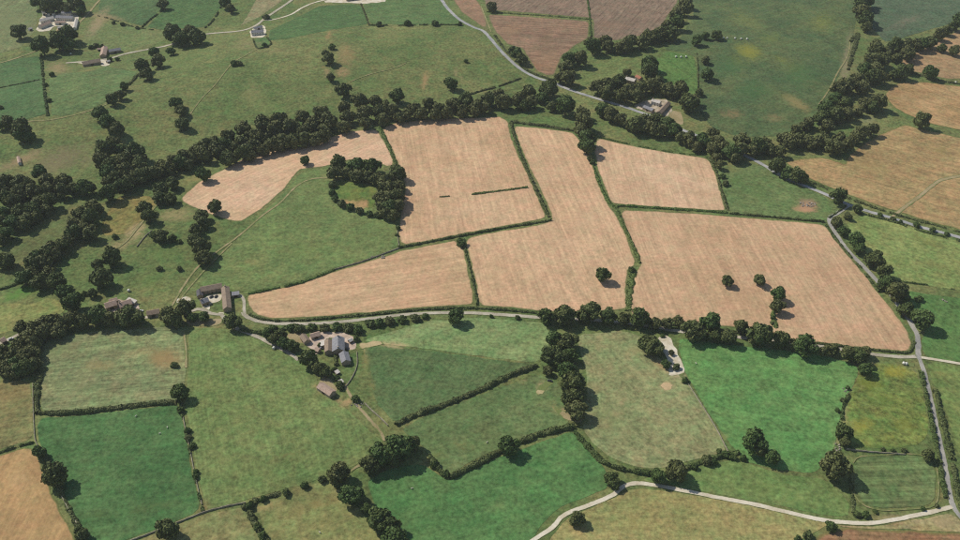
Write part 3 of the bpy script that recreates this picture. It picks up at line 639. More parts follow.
def crown_arrays(seed, nleaf, nl=13, zc=.92, rz=.80, spread=.62, low=.08, leaf=(.05, .115)):
    """a crown of unit radius standing over z=0: lobes, each covered by leaf clumps"""
    r = np.random.default_rng(seed)
    d = icos(nl)+r.normal(0, .22, (nl, 3)); d /= np.linalg.norm(d, axis=1)[:, None]
    cen = d*spread*r.uniform(.72, 1.12, (nl, 1))*np.array((1, 1, rz)); cen[:, 2] = np.where(cen[:, 2] < -.35, -.35, cen[:, 2])
    cen = np.vstack([cen, [[0, 0, .05]], [[r.uniform(-.15, .15), r.uniform(-.15, .15), .45*rz]]])
    rad = np.concatenate([r.uniform(.27, .45, nl), [.55], [.45]])
    ai = rad**2/np.sum(rad**2)
    V = []; T = []
    k = r.choice(len(rad), nleaf, p=ai)
    u = r.normal(size=(nleaf, 3)); u /= np.linalg.norm(u, axis=1)[:, None]
    out = cen[k]; on = out/np.maximum(np.linalg.norm(out, axis=1), .15)[:, None]
    u = u+on*.55+np.array((0, 0, .18)); u /= np.linalg.norm(u, axis=1)[:, None]
    rr = rad[k]*(r.uniform(.70, 1.12, nleaf)+ (r.random(nleaf) < .08)*.18)
    C = cen[k]+u*rr[:, None]*np.array((1, 1, .9))
    N = u+r.normal(0, .62, (nleaf, 3)); N /= np.linalg.norm(N, axis=1)[:, None]
    C[:, 2] = C[:, 2]*1.0+zc
    keep = C[:, 2] > low
    C, N = C[keep], N[keep]
    S = r.uniform(leaf[0], leaf[1], len(C))
    Q = quads(C, N, S, r)
    iv, ifc = ico_sphere(); base = len(Q); X = [Q]
    for c, q in zip(cen, rad):
        p = iv*q*.62*(1+r.normal(0, .06, (len(iv), 1)))*np.array((1, 1, .9))+c; p[:, 2] += zc
        p[:, 2] = np.maximum(p[:, 2], low)
        T.append(ifc+base); X.append(p); base += len(p)
    return np.vstack(X), len(C), np.vstack(T)

def tube(V, F, p0, p1, r0, r1, n=6):
    p0, p1 = np.array(p0, float), np.array(p1, float); d = p1-p0; d /= np.linalg.norm(d)
    a = np.cross(d, (0.3, .9, .1)); a /= np.linalg.norm(a); b = np.cross(d, a); s = len(V)
    for p, q in ((p0, r0), (p1, r1)):
        for i in range(n):
            w = 2*math.pi*i/n; V.append(p+q*(a*math.cos(w)+b*math.sin(w)))
    for i in range(n):
        j = (i+1) % n; F.append((s+i, s+j, s+n+j, s+n+i))

def trunk_mesh(seed):
    r = random.Random(seed); V = []; F = []
    tube(V, F, (0, 0, -.08), (.02, .01, .12), .12, .085); tube(V, F, (.02, .01, .12), (.0, .03, .62), .085, .06)
    for i in range(6):
        w = i*math.pi/3+r.uniform(-.3, .3); z = r.uniform(.38, .62)
        m = (math.cos(w)*.3, math.sin(w)*.3, z+.28)
        tube(V, F, (0, .02, z), m, .042, .026, 5); tube(V, F, m, (m[0]*1.8, m[1]*1.8, m[2]+.3), .026, .01, 4)
    tube(V, F, (0, .03, .62), (.03, 0, 1.35), .06, .02, 5)
    return mesh('trunk', V, F, BARK)

NV = 12
CROWNS = []; TRUNKS = [trunk_mesh(i) for i in range(4)]
for i in range(NV):
    V, nq, T = crown_arrays(100+i, 2300, nl=10+i % 5, rz=.72+.035*(i % 5), spread=.58+.03*(i % 3))
    CROWNS.append(qmesh('crown', V, nq, T, LEAF if i % 3 else LEAF2))
BUSHES = []
for i in range(6):
    V, nq, T = crown_arrays(300+i, 900, nl=8, zc=.55, rz=.62, spread=.55, low=.0, leaf=(.08, .15))
    BUSHES.append(qmesh('foliage', V, nq, T, HEDGE if i % 2 else LEAF2))
def with_stem(arr):
    V, nq, T = arr; b = len(V)
    st = np.array([(math.cos(w)*q, math.sin(w)*q, z) for z, q in ((-.08, .11), (.9, .05)) for w in (0, 1.57, 3.14, 4.71)])
    f = []
    for i in range(4):
        j = (i+1) % 4; f += [(b+i, b+j, b+4+j), (b+i, b+4+j, b+4+i)]
    return np.vstack([V, st]), nq, np.vstack([T, f])
LOWC = [with_stem(crown_arrays(500+i, 1100, nl=10, leaf=(.08, .14))) for i in range(6)]

# trees: cluster phrase, kind, then (tile row, tile column, [(x, y, diameter)...]) read on 4x enlarged 240x135 px tiles of the photograph
CL = []
def cl(phrase, *tiles, kind='tree'):
    pts = []
    for (r_, c_, lst) in tiles:
        for q in lst: pts.append((c_*240+q[0]/4, r_*135+q[1]/4, q[2]/4))
    CL.append((phrase, kind, pts))

cl('behind the white courtyard farm at upper left', (0,0,[(165,10,60),(200,30,60),(235,22,60),(275,35,50),(310,25,65),(330,40,45)]))
cl('left of the courtyard farm', (0,0,[(85,130,62)]))
cl('in the clump before the courtyard farm', (0,0,[(180,190,72),(240,170,75),(285,140,70),(280,178,60)]))
cl('beside the white road bend at upper left', (0,0,[(700,140,70),(735,155,70),(790,150,70),(765,125,55),(690,122,50)]))
cl('in the row climbing left of the white road', (0,0,[(620,210,42),(635,245,58),(685,205,36),(575,265,60),(590,298,52)]))
cl('on the top edge left of the dark field', (0,0,[(655,20,42)]))
cl('on the top edge near the upper road', (0,0,[(905,15,48),(925,38,36)]))
cl('in the small row on the upper left slope', (0,0,[(485,380,42),(500,348,34),(455,400,46),(410,455,62),(440,488,62),(472,518,56)]))
cl('in the pair by the worn earth line', (0,0,[(705,412,52),(728,442,46),(733,495,50)]))
cl('at the left edge below the hedged green field', (0,0,[(38,490,55),(95,522,76),(12,502,42)]))
cl('in the short chain on the middle hill', (0,1,[(355,235,50),(343,215,30),(365,310,36)]))
cl('standing alone above the tree belt', (0,1,[(415,362,60)]))
cl('poking above the belt near the middle hill', (0,1,[(632,388,58)]))
cl('alone below the middle hill left of the main road', (0,1,[(845,335,52)]))
cl('in the long tree belt behind the stubble fields',
   (0,1,[(20,520,60),(90,500,60),(160,482,60),(255,470,55),(330,452,60),(350,470,50),(420,432,55),(480,405,60),(540,405,52),(585,430,45),(700,440,50),(755,420,58),(800,440,55),(850,425,55),(905,408,62),(945,430,55),
     (60,540,60),(140,512,60),(210,508,60),(290,495,58),(360,490,60),(430,468,58),(500,455,60),(560,448,60),(615,448,60),(670,455,55),(725,455,55),(780,460,50),(830,455,50),(890,450,50),(935,448,45),(260,530,50),(340,520,55),(420,508,55),(500,492,52),(570,480,50),(640,475,45)]),
   (1,0,[(430,60,75),(460,30,60),(490,60,60),(415,105,60),(450,120,70),(440,150,60),(500,100,70),(545,70,72),(565,95,50),(510,140,70),(570,130,65),(470,180,60),(520,190,60),(440,190,55),(495,205,60),(580,165,65),(540,170,55),(625,150,60),(650,125,55),(680,132,60),(725,110,65),(755,118,50),(740,88,60),(790,68,60),(820,82,60),(825,42,60),(870,62,60),(860,32,50),(900,42,66),(915,15,60),(940,50,50),(700,105,50),(770,92,50),(600,152,60)]),
   (1,1,[(20,70,70),(60,42,60),(90,18,60),(10,32,60),(130,45,60),(100,60,55),(170,20,60),(212,30,60),(170,45,50),(262,15,60),(302,18,55),(340,8,50),(40,85,50),(255,30,45)]),
   (0,2,[(75,380,56),(30,400,62),(90,410,60),(150,405,60),(20,432,50),(205,412,50)]))
cl('in the dense dark wood at the left edge', (1,0,[(30,190,60),(90,185,60),(170,150,62),(195,180,60),(30,250,65),(90,230,65),(140,225,60),(200,220,55),(260,190,60),(255,225,60),(300,215,50),(345,210,65),(372,215,42),(20,310,65),(60,262,60),(80,310,65),(140,300,70),(205,265,65),(170,270,60),(120,330,60),(60,352,65),(30,390,65),(100,352,60),(150,332,50),(10,420,50),(190,298,50),(10,220,60),(240,200,45),(10,342,50),(70,200,50),(120,200,50)]))
cl('on the top of the left edge meadow', (1,0,[(90,5,56),(125,10,46)]))
cl('at the left tip of the tapering stubble field', (1,0,[(650,215,60),(692,193,50),(640,250,55),(687,255,50)]))
cl('overhanging the upper rim of the tapering stubble field', (1,0,[(820,160,58),(915,98,60),(942,95,40)]))
cl('in the pair by the dirt gateway path', (1,0,[(585,288,60),(602,322,62)]))
cl('in the low group on the left meadow', (1,0,[(650,402,56),(620,402,36),(692,412,32)]))
cl('in the curved row at the left of the triangular meadow', (1,0,[(865,288,56),(812,318,56),(818,350,50),(788,382,52),(783,418,60),(810,450,70),(822,490,66)]))
cl('in the round group above the ruinous farm', (1,0,[(455,490,76),(400,520,50)]), (2,0,[(410,28,85)]))
cl('in the sloping belt below the dark wood', (1,0,[(440,232,70),(375,285,50),(370,330,75),(330,312,60),(392,300,50),(310,360,60),(338,372,60),(372,395,60),(300,390,65),(278,420,50),(255,440,65),(220,452,60),(200,472,65),(160,490,70),(140,512,65),(185,505,60),(232,482,50)]), (2,0,[(105,30,66),(130,12,50),(165,45,66),(235,45,72),(200,14,50),(265,85,62),(300,125,82)]))
cl('alone at the left edge below the wood', (1,0,[(28,500,70)]))
cl('in the ring of pond trees in the meadow', (1,1,[(395,115,65),(380,150,60),(425,148,46),(470,120,66),(470,160,58),(530,125,62),(510,165,50),(545,175,56),(580,190,60),(630,150,66),(600,180,56),(600,215,60),(572,215,50),(638,200,50),(630,245,66),(590,250,60),(560,250,50),(600,285,66),(566,285,50),(630,282,50),(580,315,48),(612,322,44)]))
cl('at the corner of the tapering stubble field', (1,1,[(262,100,42)]))
cl('at the tree clump where two stubble fields meet the belt', (1,2,[(420,15,72),(425,50,66)]))
cl('at the corner of the brown field by the main road', (0,2,[(45,30,42)]))
cl('in the clump between brown field and main road', (0,2,[(150,218,48),(165,238,46),(130,205,36)]))
cl('in the belt along the lower edge of the brown fields', (0,2,[(355,235,62),(400,240,60),(345,275,56),(350,315,62),(320,310,46),(450,190,62),(440,172,46),(500,170,52),(512,188,46),(580,185,62),(600,170,56),(558,195,46),(650,172,56),(672,150,56),(702,150,52),(722,140,56),(757,135,62),(745,110,52),(787,95,62),(780,65,56),(817,40,58),(815,15,52),(790,45,46)]))
cl('in the wood around the farmstead beyond the main road', (0,2,[(675,260,66),(678,290,62),(585,290,36),(550,330,62),(510,345,62),(470,352,60),(500,375,56),(560,385,56),(600,365,60),(640,350,60),(690,348,60),(705,335,50),(622,385,56),(750,360,60),(800,360,62),(830,415,78),(770,372,50),(852,400,50)]))
cl('alone in the dark meadow beyond the farmstead', (0,2,[(905,298,58)]))
cl('in the thin line across the dark meadow', (0,2,[(900,145,32),(865,165,42),(945,140,42),(900,240,36),(875,370,32)]))
cl('between tree belt and main road', (0,2,[(270,358,72),(195,370,56),(250,392,50),(180,425,44),(340,425,82),(290,425,46)]))
cl('along the lower side of the main road', (0,2,[(410,455,56),(415,492,72),(400,522,60),(490,440,62),(522,455,66),(560,482,46),(620,500,72),(650,490,60),(700,480,62),(690,520,60),(742,500,66),(772,520,62),(730,525,50),(592,500,42),(930,535,42)]), (1,2,[(832,20,60),(890,25,62),(942,30,60),(800,10,46),(860,45,46),(930,58,50),(945,90,40),(955,120,38)]), (1,3,[(10,50,60),(40,70,70),(80,55,60),(85,22,60),(150,42,72),(130,60,50),(200,60,52),(232,65,50),(180,32,46),(62,90,50)]))
cl('in the column at the top edge right of the big meadow', (0,3,[(565,15,62),(560,55,70),(577,82,60),(592,12,42),(580,110,44)]))
cl('in the slanting wood at upper right', (0,3,[(620,195,62),(600,240,60),(640,240,60),(692,190,62),(732,190,60),(742,220,52),(702,235,46),(662,210,52),(570,285,62),(602,312,62),(640,310,56),(620,280,56),(540,320,60),(500,345,60),(560,350,60),(470,360,60),(450,400,66),(490,420,66),(420,432,62),(400,470,62),(450,460,70),(502,455,56),(350,490,46),(332,505,42),(420,512,60),(298,522,50),(560,532,60),(602,522,50)]), (1,3,[(270,30,60),(312,20,60),(352,30,60),(402,25,60),(450,45,72),(472,20,60),(502,40,56),(540,15,50),(250,15,50)]))
cl('in the group left of the ochre wedge field', (0,3,[(580,415,60),(627,412,62),(602,432,50),(555,445,40)]))
cl('in the pair at the tip between two ochre fields', (0,3,[(720,290,62),(745,275,46),(690,300,44),(832,290,58)]))
cl('in the middle of the upper ochre field', (0,3,[(885,195,36),(930,205,42)]))
cl('on the left rim of the lower ochre field', (0,3,[(800,488,62)]))
cl('in the line below the top right corner field', (0,3,[(802,180,52),(832,170,50),(872,142,46),(902,125,42),(930,105,42),(952,82,50),(778,182,46)]))
cl('in the row between road and green field at right', (1,3,[(225,125,66),(265,155,52),(302,165,62),(322,172,50)]))
cl('alone by the main road above the junction wall', (1,3,[(465,245,68)]))
cl('in the row along the curved lane at right', (1,3,[(460,355,46),(487,382,46),(540,420,66),(552,450,54),(612,495,72)]), (2,3,[(660,50,60),(702,85,76),(735,112,42),(735,160,60),(802,195,92),(645,62,40)]))
cl('by the short lane off the main road', (1,3,[(545,295,36),(510,325,32)]))
cl('in the dense roadside wood at lower left', (2,0,[(400,180,82),(440,192,60),(340,205,60),(300,195,66),(260,212,60),(220,205,60),(180,215,60),(200,242,60),(150,232,60),(240,240,60),(130,262,60),(170,262,60),(90,228,50),(110,272,60),(140,292,60),(80,302,60),(70,332,60),(110,342,70),(60,372,70),(30,390,70),(90,387,70),(120,382,70),(140,332,60),(20,352,50),(142,370,56),(60,402,60),(15,322,44)]))
cl('in front of the ruinous farm', (2,0,[(530,182,92),(560,192,50),(500,192,56)]))
cl('in the group left of the L shaped farm', (2,0,[(680,182,72),(702,198,70),(750,155,70),(775,188,42),(820,185,46)]))
cl('alone at the lane bend below the L shaped farm', (2,0,[(938,206,66)]))
cl('small beside the pale field', (2,0,[(375,92,38)]))
cl('at the lower right corner of the pale olive field', (2,0,[(730,485,72)]))
cl('alone on the lane below the tan stubble', (2,1,[(865,185,64)]))
cl('in the group beside the slate roofed farm', (2,1,[(280,350,74),(320,390,56),(345,408,46)]))
cl('in the belt along the drive of the slate roofed farm', (2,1,[(110,250,52),(140,272,52),(182,290,56),(212,300,50),(165,262,46),(130,238,46)]))
cl('in the row of oaks along the lane', (2,2,[(262,185,62),(335,175,84),(352,192,58),(435,165,88),(410,182,50),(510,180,72),(575,195,52),(640,185,84),(700,215,52),(745,215,46),(790,205,42),(845,240,88),(872,252,60),(920,215,88),(937,255,62)]), (2,3,[(80,230,62),(30,262,70),(155,255,98),(135,268,60),(235,275,68),(335,300,88),(300,295,52),(410,325,46),(445,315,46),(510,335,56),(545,340,62),(572,325,46)]))
cl('at the left end of the yellow flowered meadow', (2,3,[(575,390,58)]))
cl('in the tall copse between the two mown fields', (2,2,[(290,275,66),(350,285,72),(280,340,76),(312,352,70),(355,342,60),(345,395,72),(370,450,92),(380,500,72),(355,512,60),(270,400,42)]), (3,2,[(385,12,84)]))
cl('in the clump beside the sandy triangle', (2,2,[(665,290,72),(690,312,72),(712,302,44),(740,372,40),(764,330,22)]))
cl('rounded, alone low in the long stubble field', (2,2,[(490,20,58)]))
cl('standing in the biggest stubble field', (2,3,[(25,45,46),(155,40,46),(230,98,56),(225,146,56)]))
cl('by the straw meadow at right beyond the lane', (2,3,[(650,4,56)]))
cl('alone on the edge of the orange stubble', (3,0,[(235,275,98)]))
cl('in the hedge left of the dark green field', (3,0,[(165,185,50),(335,515,52),(318,492,36)]))
cl('on the wall at the bottom left', (3,0,[(680,490,88)]))
cl('at the corner where three lower fields meet', (3,1,[(395,265,86),(450,350,92)]))
cl('in the big clump at the lower end of the brown track', (3,1,[(560,190,98),(640,160,112),(520,235,72),(690,150,62),(600,205,76)]))
cl('in the row leaving the bottom edge', (3,1,[(505,410,44),(560,450,92),(600,478,80),(622,518,98)]))
cl('in the thick hedge above the deep green field', (3,2,[(110,155,84)]))
cl('by the bend of the pale track', (3,2,[(525,288,60),(535,312,46)]))
cl('below the pale track at the bottom', (3,2,[(392,447,60),(375,462,40)]))
cl('in the hedge below the pale mown field', (3,2,[(710,280,62),(780,255,88)]))
cl('in the pair inside the bright green field', (3,3,[(130,145,98),(145,172,66),(200,205,62)]))
cl('left of the striped paddock', (3,3,[(445,235,114)]))
cl('on the boundary left of the yellow meadow', (3,3,[(490,105,62),(495,145,42)]))
cl('at the upper right corner of the striped paddock', (3,3,[(825,195,52)]))

cl('along the hedge at the top of the hill fields', (0,1,[(370,190,38),(555,98,34),(670,96,34),(780,96,34),(880,96,26)]), kind='bush')
cl('near the white house lawn', (0,1,[(105,70,32),(100,182,28),(0,255,28)]), kind='bush')
cl('on the right slope of the middle hill', (0,1,[(905,245,22)]), kind='bush')
cl('on the upper left slope', (0,0,[(940,255,34),(185,340,22),(198,402,24),(5,430,24),(210,300,28)]), kind='bush')
cl('behind the small farm on the white road', (0,0,[(365,190,24),(385,182,28),(410,186,22),(440,240,26),(470,238,22)]), kind='bush')
cl('on the dusty path above the farm field', (0,0,[(490,98,22),(455,92,18),(550,112,18)]), kind='bush')
cl('round the lower rim of the pond hollow', (1,1,[(370,200,38),(368,230,38),(382,255,38),(410,275,42),(442,290,42),(480,305,38),(520,316,36),(550,320,36)]), kind='bush')
cl('round at the head of the stubble hedge', (1,1,[(885,430,50)]), kind='bush')
cl('on the bare hedge between stubble and meadow', (1,1,[(632,372,26),(628,400,20)]), kind='bush')
cl('under the tree clump at the stubble hedge', (1,2,[(440,95,32),(450,110,28)]), kind='bush')
cl('at the lower end of the central green strip', (1,2,[(605,538,34)]), kind='bush')
cl('on the right rim of the upper stubble field', (1,3,[(10,165,32),(20,195,32)]), kind='bush')
cl('along the right end of the main road', (1,3,[(785,360,34),(640,320,26),(690,335,28),(720,348,26),(850,380,28),(905,395,26)]), kind='bush')
cl('on the left meadow near the gateway', (1,0,[(460,405,32),(720,425,28),(640,535,28),(720,535,28)]), kind='bush')
cl('beside the ruinous farm', (2,0,[(340,95,28)]), kind='bush')
cl('in the rusty patch of the pale field', (2,0,[(700,380,38)]), kind='bush')
cl('along the hedge below the lane', (2,1,[(240,235,48),(290,230,50),(340,230,50),(390,226,50),(440,230,55),(472,236,58),(520,212,50),(560,210,50),(600,202,50),(650,196,48),(700,190,44),(742,185,34),(205,232,42)]), kind='bush')
cl('in the gardens of the slate roofed farm', (2,1,[(400,462,42),(390,430,32),(465,515,42),(385,375,24),(372,400,26),(465,275,32),(320,300,24)]), kind='bush')
cl('small on the verge of the lane', (2,2,[(45,185,22),(150,190,24)]), kind='bush')
cl('by the sandy triangle', (2,2,[(820,440,34),(782,388,36),(730,262,24)]), kind='bush')
cl('on the stubble spur hedge', (2,3,[(212,190,26),(208,212,22),(238,75,32)]), kind='bush')
cl('in the vivid green field at right', (2,3,[(795,115,38)]), kind='bush')
cl('dotting the boundary left of the yellow meadow', (2,3,[(510,470,26),(490,520,26)]), (3,3,[(470,20,28),(478,75,26)]), kind='bush')
cl('along the wall between dark and mown fields', (3,0,[(725,20,36),(752,100,36),(755,130,36),(770,160,36),(785,265,32),(784,285,30)]), kind='bush')
cl('along the lower edge of the mown field', (3,1,[(95,375,36),(185,350,38),(262,320,38),(330,295,42),(20,405,34)]), kind='bush')
cl('in the hedge at the lower left corner', (3,1,[(40,400,46),(45,440,42),(70,485,38),(92,525,46)]), kind='bush')
cl('at the left end of the hedge above the deep field', (3,1,[(780,235,44),(822,275,42)]), kind='bush')
cl('in the hedge right of the pale mown field', (3,2,[(855,245,38),(905,220,54),(932,226,40),(955,185,34)]), kind='bush')
cl('left of the pair in the bright green field', (3,3,[(20,195,40),(50,205,40),(90,210,36)]), kind='bush')
cl('below the striped paddock', (3,3,[(545,435,34),(580,436,38),(620,425,24),(810,412,26),(865,402,24)]), kind='bush')
cl('on the lower rim of the pale track', (3,3,[(440,485,62),(350,520,50),(310,532,34)]), kind='bush')
cl('on the paddock fence', (3,3,[(690,180,22),(735,180,28),(650,175,22)]), kind='bush')

def ordinal(n):
    w = ['first', 'second', 'third', 'fourth', 'fifth', 'sixth', 'seventh', 'eighth', 'ninth', 'tenth', 'eleventh', 'twelfth', 'thirteenth', 'fourteenth', 'fifteenth', 'sixteenth', 'seventeenth', 'eighteenth', 'nineteenth', 'twentieth']
    if n < 20: return w[n]
    return ('thirtieth' if n == 29 else 'twenty-'+w[n-20]) if n < 30 else 'thirty-'+w[n-30]

def solve_base(px, py, dpx, hk):
    """ground point of a plant whose crown centre shows at this pixel; crown centre is hk*radius above the ground"""
    y = py
    for _ in range(5):
        gxy = ground(px, y); z = float(H(*gxy)); s = pxm(*gxy, z); rad = dpx/2/s
        y = py + hk*rad*_cp*s
    return gxy[0], gxy[1], z, rad

plants = []
for ci, (phrase, kind, pts) in enumerate(CL):
    order = sorted(range(len(pts)), key=lambda k: pts[k][0])
    for rank, k in enumerate(order):
        px, py, d = pts[k]
        plants.append(dict(ci=ci, phrase=phrase, kind=kind, n=len(pts), rank=rank, px=px, py=py, d=d))
trees = [p for p in plants if p['kind'] == 'tree']
trees.sort(key=lambda p: (0 if p['n'] <= 12 else 1, -p['d']))
NSOLO = 300
print('TREES', len(trees), 'BUSHES', len(plants)-len(trees))
rr = random.Random(5)
massX = []; mass_q = []
for i, p in enumerate(trees):
    hk = .93
    x, y, z, rad = solve_base(p['px'], p['py'], p['d']*1.13, hk)
    ang = rr.uniform(0, 6.28); sz = rr.uniform(.92, 1.14)
    if i < NSOLO:
        e = bpy.data.objects.new('tree', None); COL.objects.link(e)
        e.empty_display_size = .1
        e.location = (x, y, z); e.rotation_euler = (0, 0, ang); e.scale = (rad, rad*rr.uniform(.92, 1.06), rad*sz)
        obj('trunk', TRUNKS[i % 4], None, e); obj('crown', CROWNS[rr.randrange(NV)], None, e)
        if p['n'] == 1: lab = 'dark broadleaf tree ' + p['phrase']
        elif p['n'] <= 34: lab = ordinal(p['rank'])+' tree from left '+p['phrase']
        else: lab = 'dark broadleaf tree crowded '+p['phrase']
        tag(e, lab, 'tree', ('trees '+p['phrase']) if p['n'] > 1 else None)
    else:
        V, nq, T = LOWC[i % len(LOWC)]
        ca, sa = math.cos(ang), math.sin(ang)
        W = V*np.array((rad, rad, rad*sz)); W = np.column_stack([W[:, 0]*ca-W[:, 1]*sa+x, W[:, 0]*sa+W[:, 1]*ca+y, W[:, 2]+z])
        mass_q.append(W[:nq*4]); massX.append((W[nq*4:], T-nq*4))
if mass_q:
    Q = np.vstack(mass_q); base = len(Q); XV = [Q]; TT = []
    for v, t in massX:
        XV.append(v); TT.append(t+base); base += len(v)
    o = obj('woodland', qmesh('woodland', np.vstack(XV), len(Q)//4, np.vstack(TT), LEAF))
    tag(o, 'small dark trees filling the woods and belts', 'woodland', kind='stuff')
for i, p in enumerate([p for p in plants if p['kind'] == 'bush']):
    x, y, z, rad = solve_base(p['px'], p['py'], p['d'], .5)
    o = obj('bush', BUSHES[i % 6])
    o.location = (x, y, z-.1); o.rotation_euler = (0, 0, rr.uniform(0, 6.28)); o.scale = (rad, rad*rr.uniform(.85, 1.1), rad*rr.uniform(.85, 1.1))
    if p['n'] == 1: lab = 'green bush '+p['phrase']
    else: lab = ordinal(p['rank'])+' bush from left '+p['phrase']
    tag(o, lab, 'bush', ('bushes '+p['phrase']) if p['n'] > 1 else None)

# ------------------------------------------------------------------ hedges and walls
def lumps(s, r, wl=4.0):
    k = np.arange(0, s[-1]+2*wl, wl); return np.interp(s, k, r.uniform(.35, 1.4, len(k)))

def hedge(px, h, w, label, seed, gaps=0.0, dens=1.0, mat=None):
    r = np.random.default_rng(seed+900)
    P, s = resample(G(px), 1.0); t, n = frame(P)
    lw, lh = lumps(s, r, 3.2), lumps(s, r, 2.6)
    if gaps:
        g = np.interp(s, np.arange(0, s[-1]+12, 6.0), r.uniform(0, 1, len(np.arange(0, s[-1]+12, 6.0))))
        keep = np.clip((g-gaps)/.15, .0, 1)
    else: keep = np.ones(len(s))
    nq = int(s[-1]*(h+w)*5.5*dens)
    i = r.integers(0, len(P), nq); i = i[r.random(nq) < keep[i]]; nq = len(i)
    th = r.uniform(-.1, math.pi+.1, nq); q = r.uniform(.82, 1.08, nq)
    c, sn = np.cos(th), np.sin(th)
    sg = lambda v: np.sign(v)*np.abs(v)**.75
    off = sg(c)*w/2*lw[i]*q; up = np.maximum(sg(sn), 0)*h*lh[i]*q
    xy = P[i]+n[i]*off[:, None]+t[i]*r.uniform(-.6, .6, nq)[:, None]
    C = np.column_stack([xy, H(xy[:, 0], xy[:, 1])+up])
    N = np.column_stack([n[i]*c[:, None], sn])+r.normal(0, .6, (nq, 3)); N /= np.linalg.norm(N, axis=1)[:, None]
    Q = quads(C, N, r.uniform(.30, .58, nq), r)
    # woody core
    K = P[::2]; kn = n[::2]; kw = (lw*keep)[::2]; kh = (lh*keep)[::2]; m = len(K); X = []; T = []
    prof = [(-.42, -.1), (-.40, .5), (-.2, .78), (.2, .78), (.40, .5), (.42, -.1)]
    for a, b in prof:
        xy = K+kn*(a*w*kw)[:, None]; X.append(np.column_stack([xy, H(xy[:, 0], xy[:, 1])+b*h*np.maximum(kh, .02)]))
    base = len(Q)
    for k in range(len(prof)-1):
        for j in range(m-1):
            if min(kw[j], kw[j+1]) < .05: continue
            a = base+k*m+j; T += [(a, a+1, a+m+1), (a, a+m+1, a+m)]
    o = obj('hedge', qmesh('hedge', np.vstack([Q]+X), nq, np.array(T) if T else None, mat or HEDGE))
    return tag(o, label, 'hedge')

